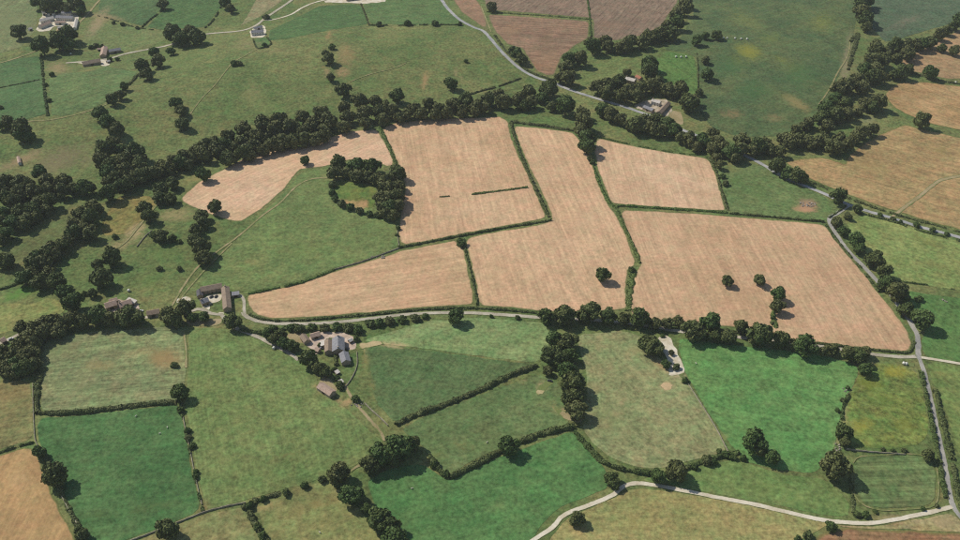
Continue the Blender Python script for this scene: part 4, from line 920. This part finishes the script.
HEDGES = [
 ([(399,248),(440,240),(480,232.5),(520,225.5),(551,220.5)], 2.0, 2.6, 'thin dark hedge rising right across the middle of the stubble fields', 0),
 ([(249,294),(270,290),(302,282.5),(334,270.5)], 1.8, 2.4, 'low green hedge between triangular meadow and rounded stubble field', .2),
 ([(511,122),(514,135),(522,158),(536,190),(549,217)], 2.2, 3.4, 'straight dark hedge down between two central stubble fields', 0),
 ([(472,194.5),(500,191),(527,187.5)], 1.4, 2.6, 'short green hedge lying inside the large stubble field', 0),
 ([(440,197.2),(449,196.4)], 1.4, 2.2, 'tiny stub of hedge inside the large stubble field', 0),
 ([(592,163),(600,185),(609,203)], 1.6, 3.0, 'green hedge below the tree clump between stubble fields', 0),
 ([(609,203),(616,207.5),(622,206),(660,208.5),(700,211),(727,213)], 1.6, 3.4, 'bright green hedge below the upper right stubble field', 0),
 ([(616,208),(622,222),(632,244),(640,263)], 1.5, 4.4, 'wide green hedge strip slanting down to a gateway', 0),
 ([(633,270),(631,284),(629,298),(629,311)], 1.2, 6.0, 'broad green scrub strip between stubble fields above the lane', 0),
 ([(464,246),(470,268),(476,295),(477,305)], 1.8, 2.2, 'thin hedge dropping from a round bush to the lane', 0),
 ([(380,127),(388,145),(396,164)], 1.4, 4.0, 'green strip curving down from the belt to the pond copse', 0),
 ([(250,315),(262,319.5),(280,321.5),(302,320.5),(365,315.3),(427,309.5),(475,308.5),(520,311.5),(545,314.3)], 1.6, 3.0, 'long low hedge on the upper side of the lane', 0),
 ([(632,319),(680,326),(740,333),(790,340),(815,343.3),(870,349.8),(904,353),(911,350.5),(914,342)], 1.6, 2.6, 'low hedge round the bottom of the biggest stubble field', 0),
 ([(40,414),(80,413),(120,408),(150,404.5),(176,403)], 3.0, 4.6, 'thick dark hedge under the pale olive field', 0),
 ([(43,370),(38,385),(37,400),(38,413)], 3.0, 5.0, 'thick hedge at the left end of the pale olive field', 0),
 ([(537,366),(510,376),(480,390.5),(440,407),(415,415.5),(396,425)], 3.2, 4.6, 'thick dark hedge below the dark green field', 0),
 ([(430,456),(434,464),(440,472),(449,478)], 2.8, 4.0, 'short hedge on the left of the scarred green field', .1),
 ([(451,478),(475,465.5),(500,452),(530,438.5),(550,432),(574,427)], 3.2, 4.8, 'thick dark hedge above the deep green field', 0),
 ([(575,433),(590,450),(605,464),(625,470.5),(648,474)], 3.0, 4.4, 'lumpy hedge curving below the pale mown field', 0),
 ([(648,474),(680,470),(700,463),(725,456),(738,453)], 2.2, 3.6, 'hedge rising right between pale field and bright green field', .2),
 ([(180,402),(183,420),(189,448),(195,480),(203,511)], 1.4, 1.8, 'sparse hedge on the wall between dark and mown fields', .55),
 ([(257,501),(290,491),(330,480),(352,470)], 2.0, 3.0, 'broken hedge along the lower edge of the mown field', .4),
 ([(0,453),(15,447.5),(33,443)], 1.8, 2.6, 'low hedge above the orange stubble', .15),
 ([(42,450),(48,462),(58,485),(68,507),(80,530)], 1.8, 3.4, 'low hedge on the right of the orange stubble', .25),
 ([(256,500),(250,513),(257,527),(268,545)], 2.4, 4.0, 'hedge leaving the bottom edge left of the dry field', .1),
 ([(921,372),(926,396),(931,420),(937,450),(942,478),(946,498)], 2.4, 3.4, 'dark hedge on the left of the narrow lane', .15),
 ([(935,390),(940,412),(947,440),(953,468),(958,496),(965,512)], 2.6, 4.6, 'dark hedge on the right of the narrow lane', .1),
 ([(858,376),(850,392),(843,408),(841,430),(839,450)], 1.8, 3.0, 'gappy hedge on the left of the yellow meadow', .5),
 ([(850,475),(852,495),(853,513)], 1.6, 2.4, 'rough hedge on the left of the striped paddock', .35),
 ([(369,25.5),(400,25.5),(440,25),(462,25)], 1.8, 3.0, 'dark hedge across the top of the middle hill', .25),
 ([(361,4),(365,14),(369,25)], 1.4, 2.2, 'thin hedge dividing the two dark fields at the top', 0),
 ([(41,54),(43,75),(48,116)], 2.0, 3.4, 'rough hedge on the right of the upper left field', .2),
 ([(0,88),(20,84),(39,80)], 1.2, 1.8, 'faint thin hedge across the upper left field', 0),
 ([(142,27.5),(150,20),(160,12),(165,2),(166,-8)], 1.8, 2.6, 'dark hedge slanting between two fields at the top left', .1),
 ([(205,28),(212,22),(220,9),(225,-6)], 1.8, 2.6, 'dark hedge left of the upper road', .3),
 ([(98,16),(112,19.5),(130,26),(142,28.5),(162,31)], 1.2, 2.0, 'thin scrubby hedge below the striped dark field', .3),
 ([(117,97),(126,88),(132,82),(138,75)], 2.4, 3.6, 'bushy hedge between two slopes at upper left', .1),
 ([(487,12),(515,14),(540,15.5),(590,19.5)], 1.2, 3.2, 'green hedge between the two brown fields', .1),
 ([(587,-4),(589,10),(590,19.5),(591,39)], 1.4, 3.0, 'short green hedge running up through the brown fields', .1),
 ([(495,36),(505,50),(516,61),(528,71),(545,78),(555,80)], 1.6, 3.4, 'low hedge on the upper side of the main road', .1),
 ([(908,72),(926,77),(945,82),(975,86)], 2.2, 4.0, 'hedge between the two upper ochre fields', .15),
 ([(511,122),(525,124),(545,126.5),(573,131)], 2.6, 4.2, 'lumpy hedge along the head of the long stubble field', 0),
 ([(792,176),(820,186),(850,199),(893,214),(930,224),(985,239)], 1.6, 3.4, 'low hedge on the upper side of the main road at right', .15),
 ([(860,213.5),(893,222),(920,231),(945,237.5),(985,249)], 1.6, 3.2, 'low hedge on the lower side of the main road at right', .25),
 ([(455,100),(462,97),(480,91.5),(500,86),(522,78)], 1.6, 2.6, 'low hedge between belt and hill beside the main road', .2),
 ([(826,225),(834,237),(846,252),(862,270),(879,292)], 1.6, 3.0, 'hedge on the left of the curved lane', .2),
 ([(597,137),(630,144.5),(667,151.5),(709,157.5)], 1.2, 2.8, 'green verge hedge along the top of the right stubble field', .2),
 ([(709,158),(716,172),(721,190),(728,211)], 1.8, 3.2, 'hedge down the right side of the upper right stubble field', .2),
 ([(883,279),(910,283),(940,287),(985,296)], 1.2, 1.8, 'thin hedge between straw and vivid green fields at right', .3),
 ([(697,54),(698,70),(698,92)], 1.2, 1.8, 'thin hedge running down beside the dark meadow', .3),
 ([(0,290),(10,287),(22,282)], 1.6, 2.4, 'short hedge at the left edge below the wood', 0),
 ([(335,353),(336,362),(335,370)], 1.8, 2.2, 'short dark garden hedge below the slate roof', 0),
 ([(253,39.5),(258,48.5),(271,44.5),(267,37.5)], 1.5, 2.0, 'dark clipped hedge round the square lawn', 0),
 ([(850,42),(858,34),(853,52),(848,70)], 1.8, 5.0, 'pale scrub strip down the side of the big hillside meadow', .25),
 ([(776,328),(773,318),(774,308),(776,298)], 1.4, 3.6, 'green spur hedge below the four trees in the stubble', .15),
 ([(240,330),(262,334),(275,333),(290,327),(300,328)], 2.2, 4.5, 'thick hedge between the lane and the farm drive', 0),
 ([(730,213.8),(755,216),(780,218.3),(805,220.6),(824,222.3)], 2.2, 1.8, 'long thin dark hedge above the biggest stubble field', 0),
 ([(846,206.5),(838,212),(829,218)], 1.6, 2.2, 'dark hedge on the short lane off the main road', 0),
]
for i, (px, h, w, lab, gp) in enumerate(HEDGES):
    hedge(px, h, w, lab, i, gp, mat=BANK if 'green' in lab.split('hedge')[0].split('strip')[0] else None)

STONE = plain_mat('dry_stone', (168, 160, 142), (136, 130, 114), scale=1.5, amt=.3)
def wall(px, h, w, label, seed):
    r = np.random.default_rng(seed+50)
    P, s = resample(G(px), 2.0); t, n = frame(P); m = len(P); V = []; F = []
    hh = h*r.uniform(.75, 1.1, m)
    for a, b in ((-.5, -.2), (-.42, 1), (0, 1.1), (.42, 1), (.5, -.2)):
        xy = P+n*(a*w*.75*r.uniform(.85, 1.15, m))[:, None]
        V.append(np.column_stack([xy, H(xy[:, 0], xy[:, 1])+(b*hh if b > 0 else np.full(m, b))]))
    V = np.vstack(V)
    for k in range(4):
        for i in range(m-1):
            a = k*m+i; F.append((a, a+1, a+m+1, a+m))
    return tag(obj('stone_wall', mesh('stone_wall', V, F, STONE)), label, 'wall')
WALLS = [
 ([(334,270),(350,265.5),(365,261),(384,254),(399,248.5)], 1.3, .9, 'pale stone wall with bushes below the triangular meadow'),
 ([(33,384),(33.5,410),(35,438),(38,446)], 1.2, .8, 'pale wall at the right of the small brownish field'),
 ([(62,497),(70,512),(77,524)], 1.3, .9, 'pale wall below the lone oak at lower left'),
 ([(130,541),(150,534),(175,524),(203,513),(225,507),(246,503)], 1.2, .9, 'pale field wall near the bottom edge'),
 ([(181,405),(184,422),(190,450),(196,480),(202,505)], 1.0, .8, 'thin earth topped wall between dark and mown fields'),
 ([(846,449.5),(862,451.5),(880,453),(905,455)], 1.3, .8, 'white looking wall above the striped paddock'),
 ([(688,384),(702,406),(715,427),(728,452)], 1.1, .8, 'thin pale wall between pale mown and bright green fields'),
 ([(365,404),(372,411),(380,418),(388,426)], 1.4, 1.0, 'pale rubble wall beside the brown track'),
 ([(345,388),(352,378),(357,366),(357,352)], 1.1, .8, 'pale garden wall right of the slate roofed farm'),
 ([(137,247),(145,237),(152,231)], 1.2, .9, 'short stone wall by the dirt gateway'),
 ([(398,226),(397.5,236),(399,246)], 1.1, .8, 'short pale wall at the foot of the pond copse'),
]
for i, (px, h, w, lab) in enumerate(WALLS): wall(px, h, w, lab, i)

# ------------------------------------------------------------------ the air between
def haze(density):
    V, F = [(x, y, z) for z in (-14, 560) for x, y in ((-2600, -1500), (2600, -1500), (2600, 3200), (-2600, 3200))], [(3, 2, 1, 0), (4, 5, 6, 7), (0, 1, 5, 4), (1, 2, 6, 5), (2, 3, 7, 6), (3, 0, 4, 7)]
    m = bpy.data.materials.new('thin_haze'); m.use_nodes = True; nt = m.node_tree
    nt.nodes.remove(nt.nodes['Principled BSDF'])
    pv = nt.nodes.new('ShaderNodeVolumePrincipled'); pv.inputs['Color'].default_value = (.9, .91, .92, 1); pv.inputs['Density'].default_value = density
    nt.links.new(pv.outputs[0], nt.nodes['Material Output'].inputs['Volume'])
    tag(obj('haze', mesh('haze', V, F, m)), 'thin summer haze over the fields', 'haze', kind='stuff')
haze(.000035)

# ------------------------------------------------------------------ buildings
def roof_mat(name, c1, c2):
    m = NT(name); tc = m.node('ShaderNodeTexCoord').outputs['Object']
    n = m.noise(tc, .5, 4, .65); n2 = m.noise(m.mapping(tc, scale=(.6, 3.5, 3.5)), 1.0, 3)
    col = m.mix(m.range(n, .35, .65), lin(c1), lin(c2))
    m.b.inputs['Roughness'].default_value = .75
    return m.done(m.scale_col(col, m.range(n2, .3, .7, .82, 1.15)))
RM = dict(slate=roof_mat('slate_roof', (150,150,156), (128,128,136)), brown=roof_mat('stone_tile_roof', (158,140,124), (136,120,106)),
          pink=roof_mat('weathered_tile_roof', (190,166,152), (166,142,128)), pale=roof_mat('pale_sheet_roof', (214,208,202), (186,178,170)),
          dark=roof_mat('dark_slate_roof', (104,102,106), (88,86,90)), red=roof_mat('red_tile_roof', (176,120,98), (158,106,86)))
WM = dict(stone=plain_mat('rubble_masonry', (184,168,148), (160,144,124), scale=2), white=plain_mat('limewash', (226,222,214), (218,212,202), scale=1))
GLASS = NT('window_glass'); GLASS.b.inputs['Roughness'].default_value = .15; GLASS.b.inputs['Specular IOR Level'].default_value = .5
GLASS = GLASS.done((.03, .035, .04, 1))
DOOR = plain_mat('painted_door', (96, 84, 70), (80, 70, 58), scale=2)

def boxv(x0, x1, y0, y1, z0, z1):
    V = [(x, y, z) for z in (z0, z1) for x, y in ((x0, y0), (x1, y0), (x1, y1), (x0, y1))]
    F = [(3, 2, 1, 0), (4, 5, 6, 7), (0, 1, 5, 4), (1, 2, 6, 5), (2, 3, 7, 6), (3, 0, 4, 7)]
    return V, F

def building(name, p0, p1, w, eave, roof, walls, label, cat, chim=0, win=True, lean=False, pitch=.62):
    """ridge runs between the two ground pixels; gabled roof over walls"""
    a, b = np.array(ground(*p0)), np.array(ground(*p1)); L = max(np.linalg.norm(b-a), 3.0); c = (a+b)/2
    ang = math.atan2(b[1]-a[1], b[0]-a[0])
    e = bpy.data.objects.new(name, None); COL.objects.link(e); e.empty_display_size = .1
    e.location = (c[0], c[1], float(H(*c))); e.rotation_euler = (0, 0, ang)
    h, l, g = w/2, L/2, eave
    rise = pitch*h if not lean else .18*w
    if lean:
        V = [(-l,-h,-.6),(l,-h,-.6),(l,h,-.6),(-l,h,-.6),(-l,-h,g),(l,-h,g),(l,h,g+rise),(-l,h,g+rise)]
        F = [(0,1,5,4),(1,2,6,5),(2,3,7,6),(3,0,4,7)]
    else:
        V = [(-l,-h,-.6),(l,-h,-.6),(l,h,-.6),(-l,h,-.6),(-l,-h,g),(l,-h,g),(l,h,g),(-l,h,g),(-l,0,g+rise),(l,0,g+rise)]
        F = [(0,1,5,4),(1,2,6,9,5),(2,3,7,6),(3,0,4,8,7)]
    obj('wall', mesh('wall', V, F, WM[walls]), None, e)
    o, t = .35, .22
    if lean:
        V = [(x, y, g+.03+(y+h)/(2*h)*rise+dz) for dz in (0, t) for x, y in ((-l-o,-h-o),(l+o,-h-o),(l+o,h+o),(-l-o,h+o))]
        F = [(3,2,1,0),(4,5,6,7),(0,1,5,4),(1,2,6,5),(2,3,7,6),(3,0,4,7)]
    else:
        k = rise/h; V = []
        for x in (-l-o, l+o):
            for y, z in ((-h-o, g-o*k+.04), (0, g+rise+.04), (h+o, g-o*k+.04), (h+o, g-o*k+.04+t), (0, g+rise+.06+t), (-h-o, g-o*k+.04+t)):
                V.append((x, y, z))
        F = [(0,1,7,6),(1,2,8,7),(2,3,9,8),(3,4,10,9),(4,5,11,10),(5,0,6,11),(5,4,1,0),(4,3,2,1),(6,7,10,11),(7,8,9,10)]
    r_ = obj('roof', mesh('roof', V, F, RM[roof]), None, e)
    for q in range(chim):
        x = (-l+.8) if q == 0 else (l-.8)
        V, F = boxv(x-.45, x+.45, -.5, .5, g+rise*.5, g+rise+1.3)
        ch = obj('chimney', mesh('chimney', V, F, WM['stone']), None, r_)
    if win:
        n = max(2, int(L/3.2))
        for s in (-1, 1):
            for i in range(n):
                x = -l+L*(i+.5)/n
                door = (i == n//2 and s == -1)
                V, F = boxv(x-.5, x+.5, s*h-.06, s*h+.06, .02 if door else .9, 2.05)
                q = obj('door' if door else 'window', mesh('opening', V, F, DOOR if door else GLASS), None, e)
                if eave > 4:
                    V, F = boxv(x-.45, x+.45, s*h-.06, s*h+.06, 3.1, 4.3); obj('window', mesh('opening', V, F, GLASS), None, e)
    else:
        V, F = boxv(-1.6, 1.6, -h-.07, -h+.05, -.1, min(eave-.3, 3.2)); obj('door', mesh('door', V, F, DOOR), None, e)
    return tag(e, label, cat)

B = building
B('farm_building', (201.5,293), (222.5,289), 7.5, 4.2, 'brown', 'stone', 'long stone tiled range at the back of the L shaped farm', 'farm building')
B('farm_building', (226,291.5), (228,312), 7.0, 4.2, 'brown', 'stone', 'long wing of the L shaped farm running towards the lane', 'farm building', 1)
B('farm_shed', (200,293), (200.5,298.5), 5.0, 3, 'dark', 'stone', 'small dark roofed shed at the left of the L shaped farm', 'shed', win=False)
B('cottage', (201.5,305), (208.5,302.5), 6.5, 3.6, 'slate', 'stone', 'grey roofed cottage on the lane below the L shaped farm', 'house', 1)
B('farm_shed', (232.5,296.5), (239.5,295.5), 4.0, 2.6, 'slate', 'stone', 'low grey shed on the right of the L shaped farm', 'shed', win=False, lean=True)
B('barn', (148,316), (160,314), 6.5, 3.4, 'brown', 'stone', 'low brown roofed barn on the lane between two trees', 'barn', win=False)
B('farm_building', (106,309), (117,305.5), 8.0, 3.6, 'pink', 'stone', 'left pinkish roofed building of the ruinous farm', 'farm building', win=False)
B('farm_building', (120,308.5), (132,304.5), 8.0, 3.6, 'pink', 'stone', 'right pinkish roofed building of the ruinous farm', 'farm building', 1)
B('farm_shed', (110,303.5), (118,301.5), 5.0, 2.8, 'pink', 'stone', 'small shed at the back of the ruinous farm', 'shed', win=False)
B('farmhouse', (338.8,342.5), (338.8,355), 10.0, 4.6, 'slate', 'stone', 'slate roofed farmhouse in the middle of the largest farm', 'house', 2)
B('farm_building', (329,344), (329,355), 6.5, 3.8, 'brown', 'stone', 'brown roofed range left of the slate farmhouse', 'farm building')
B('cottage', (344,356.5), (346.5,365), 7.5, 3.6, 'slate', 'stone', 'small slate roofed annexe below the farmhouse', 'house')
B('barn', (320.5,388.5), (333,396.5), 7.0, 3.6, 'pink', 'stone', 'lone pinkish barn in the corner of the mown field', 'barn', win=False)
B('farm_building', (303,338), (307.5,344), 5.5, 3.0, 'brown', 'stone', 'small brown range at the left of the farmhouse yard', 'farm building', win=False)
B('farm_building', (311,338.5), (320,336), 5.5, 3.0, 'pink', 'stone', 'low pink roofed range across the farmhouse yard', 'farm building', win=False)
B('farm_shed', (336.5,374.5), (338.5,373.5), 3.0, 2.2, 'pale', 'stone', 'upper pale garden shed below the farmhouse', 'shed', win=False, lean=True)
B('farm_shed', (340,384), (342.5,383), 3.0, 2.2, 'pale', 'stone', 'lower pale garden shed below the farmhouse', 'shed', win=False, lean=True)
# courtyard farm, upper left
B('farm_building', (57.5,19.8), (74,20.3), 7.5, 4.4, 'slate', 'white', 'grey roofed back range of the white courtyard farm', 'farm building')
B('farmhouse', (63,15.8), (72,15.8), 7.0, 5.2, 'slate', 'white', 'tall slate roofed house at the back of the courtyard farm', 'house', 2)
B('farm_building', (40.5,23.2), (54,20.2), 7.0, 4.0, 'pale', 'white', 'slanting pale range at the left of the courtyard farm', 'farm building')
B('farm_building', (40,29), (51,25), 7.5, 4.0, 'pink', 'white', 'pinkish roofed front range of the courtyard farm', 'farm building')
B('farm_building', (56,24.5), (66,24), 6.0, 3.4, 'pink', 'white', 'low pinkish range inside the courtyard farm', 'farm building', win=False)
B('farm_building', (77,21.5), (75,30), 4.5, 3.2, 'pale', 'white', 'narrow white range at the right of the courtyard farm', 'farm building', win=False)
B('farm_shed', (43,15.5), (46,15), 4.5, 6.0, 'pale', 'white', 'tall white outbuilding at the back left of the courtyard farm', 'shed', win=False)
B('farm_shed', (29,31), (32,30), 4.5, 3.0, 'pale', 'white', 'small white shed left of the courtyard farm', 'shed', win=False)
B('farm_shed', (58,29.5), (61,29), 4.0, 2.6, 'pale', 'white', 'little pale shed in front of the courtyard farm', 'shed', win=False)
B('farm_shed', (48,15.2), (55,15), 4.5, 3.0, 'pale', 'white', 'low pale shed along the back of the courtyard farm', 'shed', win=False, lean=True)
B('farm_shed', (98,50.8), (102,50.5), 4.0, 2.6, 'pink', 'stone', 'small pink shed left of the pink roofed house', 'shed', win=False)
B('farm_shed', (107,63.3), (110,62.5), 4.0, 2.6, 'pale', 'stone', 'little pale shed at the end of the long brown range', 'shed', win=False)
B('farm_shed', (323,343.5), (323.5,348), 4.0, 2.6, 'pale', 'stone', 'narrow pale shed inside the pink farm yard', 'shed', win=False, lean=True)
B('farm_shed', (349,343), (352,341.5), 3.5, 2.4, 'pale', 'stone', 'small pale shed at the right of the pink farm yard', 'shed', win=False)
B('farm_shed', (316,351), (319.5,352.5), 4.0, 2.4, 'pink', 'stone', 'small pink shed at the lower corner of the farm yard', 'shed', win=False)
B('farm_shed', (128,301.5), (136,304.5), 4.0, 2.4, 'pale', 'stone', 'pale lean-to at the back right of the ruinous farm', 'shed', win=False, lean=True)
B('farm_shed', (2,343.5), (6,341.5), 6.0, 3.0, 'pink', 'stone', 'pink roofed shed beside the lane at the left edge', 'shed', win=False)
# farm on the white road
B('farmhouse', (105.5,50.5), (103.5,58), 8.0, 4.4, 'pink', 'stone', 'pink roofed house above the white road', 'house', 1)
B('farm_building', (109.5,53.5), (121,51.5), 7.0, 3.6, 'slate', 'stone', 'grey roofed range right of the pink house', 'farm building', win=False)
B('farm_building', (83,66), (101,63.5), 9.0, 3.8, 'brown', 'stone', 'long brown roofed range below the white road', 'farm building', win=False)
B('farmhouse', (252,35.5), (264,34.2), 7.5, 4.8, 'slate', 'white', 'white house with grey roof above a square lawn', 'house', 2)
B('farm_building', (254,30.5), (262,28.5), 5.5, 3.2, 'slate', 'white', 'low white outbuilding behind the white house', 'farm building', win=False)
B('farm_building', (346,0.5), (359,-1.0), 10.0, 4.6, 'slate', 'stone', 'grey sheet roofed barn cut by the top edge', 'barn', win=False)
B('farm_building', (362,-1), (384,-2.5), 9.0, 4.2, 'pale', 'stone', 'long pale roofed barn at the top edge', 'barn', win=False)
# farmsteads among trees by the main road
B('farmhouse', (626,81.5), (635,84), 7.5, 4.6, 'pale', 'stone', 'pale roofed house hidden in the wood beyond the main road', 'house', 1)
B('farm_building', (636.5,78.5), (641,81), 6.0, 3.6, 'red', 'stone', 'reddish roofed annexe beside the house in the wood', 'farm building')
B('farm_building', (668,105), (658.5,116), 6.5, 3.8, 'brown', 'stone', 'long dark range at the right of the roadside farmstead', 'farm building')
B('farmhouse', (652,103.5), (660,106), 6.5, 4.6, 'pale', 'white', 'white walled house at the back of the roadside farmstead', 'house', 1)
B('farm_building', (644,109), (653,113), 6.0, 3.6, 'slate', 'stone', 'grey roofed range near the road at the farmstead', 'farm building', win=False)
B('farm_shed', (18.6,158.5), (20.2,165), 3.0, 2.4, 'pink', 'white', 'tiny pale hut alone on the left meadow', 'shed', win=False)

# ------------------------------------------------------------------ vehicles, bales, rubble, sheep
def car_paint(name, c):
    m = NT(name); m.b.inputs['Roughness'].default_value = .35; m.b.inputs['Specular IOR Level'].default_value = .5
    return m.done(lin(c))
TYRE = car_paint('tyre_rubber', (40, 40, 42))
def car(px, ang, paint, label):
    x, y = ground(*px)
    e = bpy.data.objects.new('parked_car', None); COL.objects.link(e); e.empty_display_size = .1
    e.location = (x, y, float(H(x, y))+.27); e.rotation_euler = (0, 0, ang)
    sec = [(-2.1, .45, .78), (-1.9, .30, .92), (-.9, .28, .98), (.9, .28, .95), (1.9, .30, .80), (2.1, .45, .70)]
    V = []; F = []
    for X, z0, z1 in sec:
        V += [(X, -.85, z0), (X, .85, z0), (X, .85, z1), (X, -.85, z1)]
    for i in range(len(sec)-1):
        for j in range(4):
            a, b = i*4+j, i*4+(j+1) % 4; F.append((a, a+4, b+4, b))
    F += [(0, 1, 2, 3), (23, 22, 21, 20)]
    obj('body', mesh('body', V, F, paint), None, e)
    V = [(-1.5,-.78,.94),(1.1,-.78,.94),(1.1,.78,.94),(-1.5,.78,.94),(-1.1,-.62,1.45),(.45,-.62,1.45),(.45,.62,1.45),(-1.1,.62,1.45)]
    F = [(0,1,5,4),(1,2,6,5),(2,3,7,6),(3,0,4,7)]
    obj('window', mesh('window', V, F, GLASS), None, e)
    V2, F2 = boxv(-1.1, .45, -.62, .62, 1.452, 1.50); obj('roof', mesh('roof', V2, F2, paint), None, e)
    for sx in (-1.3, 1.3):
        for sy in (-.8, .8):
            V = []; F = []; tube(V, F, (sx, sy-.1, .33), (sx, sy+.1, .33), .33, .33, 12)
            F += [tuple(range(11, -1, -1)), tuple(range(12, 24))]
            obj('wheel', mesh('wheel', V, F, TYRE), None, e)
    return tag(e, label, 'car')
PD, PW, PG = car_paint('dark_paint', (52, 54, 62)), car_paint('white_paint', (226, 226, 226)), car_paint('grey_paint', (120, 124, 132))
car((211.5, 297.5), .9, PD, 'left dark car parked in the white farm yard')
car((216.2, 297), 1.2, PD, 'right dark car parked in the white farm yard')
car((347.5, 349), 1.4, PD, 'dark car parked in the pale yard right of the farmhouse')
car((141, 311.5), .3, PW, 'white car parked beside the ruinous farm')
car((11, 339.5), .6, PW, 'white car on the lane at the left edge')
car((550, 381.5), -.3, PD, 'dark vehicle on a pale patch left of the tall copse')
car((321, 349), .2, PG, 'grey car parked in the pinkish farm yard')

BALEM = car_paint('white_wrap', (218, 216, 208))
def bale(px, ang, label, k):
    x, y = ground(*px); V = []; F = []; n = 14; r, l = 1.0, .8
    prof = [(-l, 0), (-l, r*.8), (-l*.85, r), (l*.85, r), (l, r*.8), (l, 0)]
    for X, q in prof:
        for i in range(n):
            w = 2*math.pi*i/n; V.append((X, q*math.cos(w), r*.97+q*math.sin(w)))
    for a in range(len(prof)-1):
        for i in range(n):
            j = (i+1) % n; F.append((a*n+i, a*n+j, (a+1)*n+j, (a+1)*n+i))
    o = obj('wrapped_bale', mesh('wrapped_bale', V, F, BALEM, True)); o.location = (x, y, float(H(x, y))+.15); o.rotation_euler = (0, 0, ang)
    o.scale = (1.3, 1.3, 1.2)
    return tag(o, label, 'bale', 'pale bales')
for k, (px, lab) in enumerate([((723.5,38.8),'first pale bale from the left in the row on the upper right meadow'), ((727,39),'second pale bale from the left in the row on the upper right meadow'), ((735,39),'third pale bale from the left in the row on the upper right meadow'), ((741,39.5),'fourth pale bale from the left in the row on the upper right meadow'), ((747,39.8),'fifth pale bale from the left in the row on the upper right meadow'),
    ((676,57.5),'left pale bale on the green strip beyond the farmstead'), ((681,57.8),'middle pale bale on the green strip beyond the farmstead'), ((686,57.5),'right pale bale on the green strip beyond the farmstead'),
    ((71,54.5),'pale bale beside the trees of the courtyard farm'), ((903.5,364.3),'left white bale on the verge at the junction'), ((905.8,364.8),'right white bale on the verge at the junction'),
    ((955.5,83.2),'white bale at the right edge between ochre fields'), ((129,291.5),'white bale in the meadow above the ruinous farm'), ((274,349),'white bale on the mown field beside the farm drive')]):
    bale(px, k*1.3, lab, k)

ROCKM = plain_mat('rubble_stone', (176, 166, 156), (112, 106, 100), scale=1.5, amt=.2)
def rubble(px, rx, ry, n, label, seed):
    """a spread heap of stones: each stone its own piece"""
    r = np.random.default_rng(seed); x, y = ground(*px); z = float(H(x, y))
    e = bpy.data.objects.new('rubble_pile', None); COL.objects.link(e); e.empty_display_size = .1; e.location = (x, y, z)
    iv, ifc = ico_sphere(); shapes = []
    for i in range(4):
        v = iv*(1+r.normal(0, .16, (len(iv), 1)))*np.array((1, .8, .6)); shapes.append(mesh('stone', v, ifc, ROCKM))
    for i in range(n):
        dx, dy = r.uniform(-rx, rx), r.uniform(-ry, ry); s = r.uniform(.45, 1.25)
        o = obj('stone', shapes[i % 4], None, e); o.location = (dx, dy, float(H(x+dx, y+dy))-z+s*.35); o.rotation_euler = (r.uniform(-.3, .3), r.uniform(-.3, .3), r.uniform(0, 6))
        o.scale = (s, s, s)
    return tag(e, label, 'rubble')
rubble((808,204.5), 8, 5, 42, 'spread of grey stones on bare earth beside the main road', 1)
rubble((838,448), 2.5, 4, 12, 'pale stones at the lower left corner of the yellow meadow', 2)
rubble((846,392), 2, 4, 8, 'pale stones on the boundary left of the yellow meadow', 3)
rubble((358,404), 5, 4, 12, 'pale rubble beside the brown farm track', 4)
rubble((944,301), 3, 2.5, 6, 'pale stones in the vivid green field at right', 5)
rubble((378,257.5), 6, 2, 10, 'white stones along the wall below the triangular meadow', 6)

# sheep: one continuous body each
WOOL = plain_mat('sheep_wool', (226, 220, 206), (204, 196, 180), scale=4)
def sheep_mesh():
    V = []; F = []
    prof = [(-.62, .05, .62), (-.56, .24, .62), (-.3, .34, .64), (.15, .35, .65), (.45, .27, .68), (.58, .16, .78), (.72, .14, .86), (.86, .10, .84), (.96, .05, .80)]
    n = 12
    for X, q, z in prof:
        for i in range(n):
            w = 2*math.pi*i/n; V.append((X, q*.8*math.cos(w), z+q*math.sin(w)))
    for a in range(len(prof)-1):
        for i in range(n):
            j = (i+1) % n; F.append((a*n+i, a*n+j, (a+1)*n+j, (a+1)*n+i))
    for sx in (-.42, .36):
        for sy in (-.15, .15):
            tube(V, F, (sx, sy, .5), (sx+.03, sy, .25), .085, .05, 6); tube(V, F, (sx+.03, sy, .25), (sx, sy, 0), .05, .04, 6)
    for sy in (-1, 1): tube(V, F, (.74, sy*.08, .95), (.70, sy*.2, .97), .05, .02, 5)
    return mesh('sheep', V, F, WOOL, True)
SH = sheep_mesh()
for k, (px, ang, lab) in enumerate([((160,434),.4,'lower white sheep in the pair on the dark green square field'),((167.5,428),2.0,'upper white sheep in the pair on the dark green square field'),((136,416.8),1.0,'white sheep near the hedge on the dark green square field'),
        ((696,364),2.2,'white sheep at the left of the bright green field'),((487,443),.9,'white sheep on the scarred green field'),((320,533),2.6,'white sheep on the dry field at the bottom'),((412,489),.3,'white sheep on the left of the deep green field')]):
    o = obj('sheep', SH); x, y = ground(*px); o.location = (x, y, float(H(x, y))+.14); o.rotation_euler = (0, 0, ang); o.scale = (1.25,)*3
    tag(o, lab, 'sheep', 'scattered white sheep')
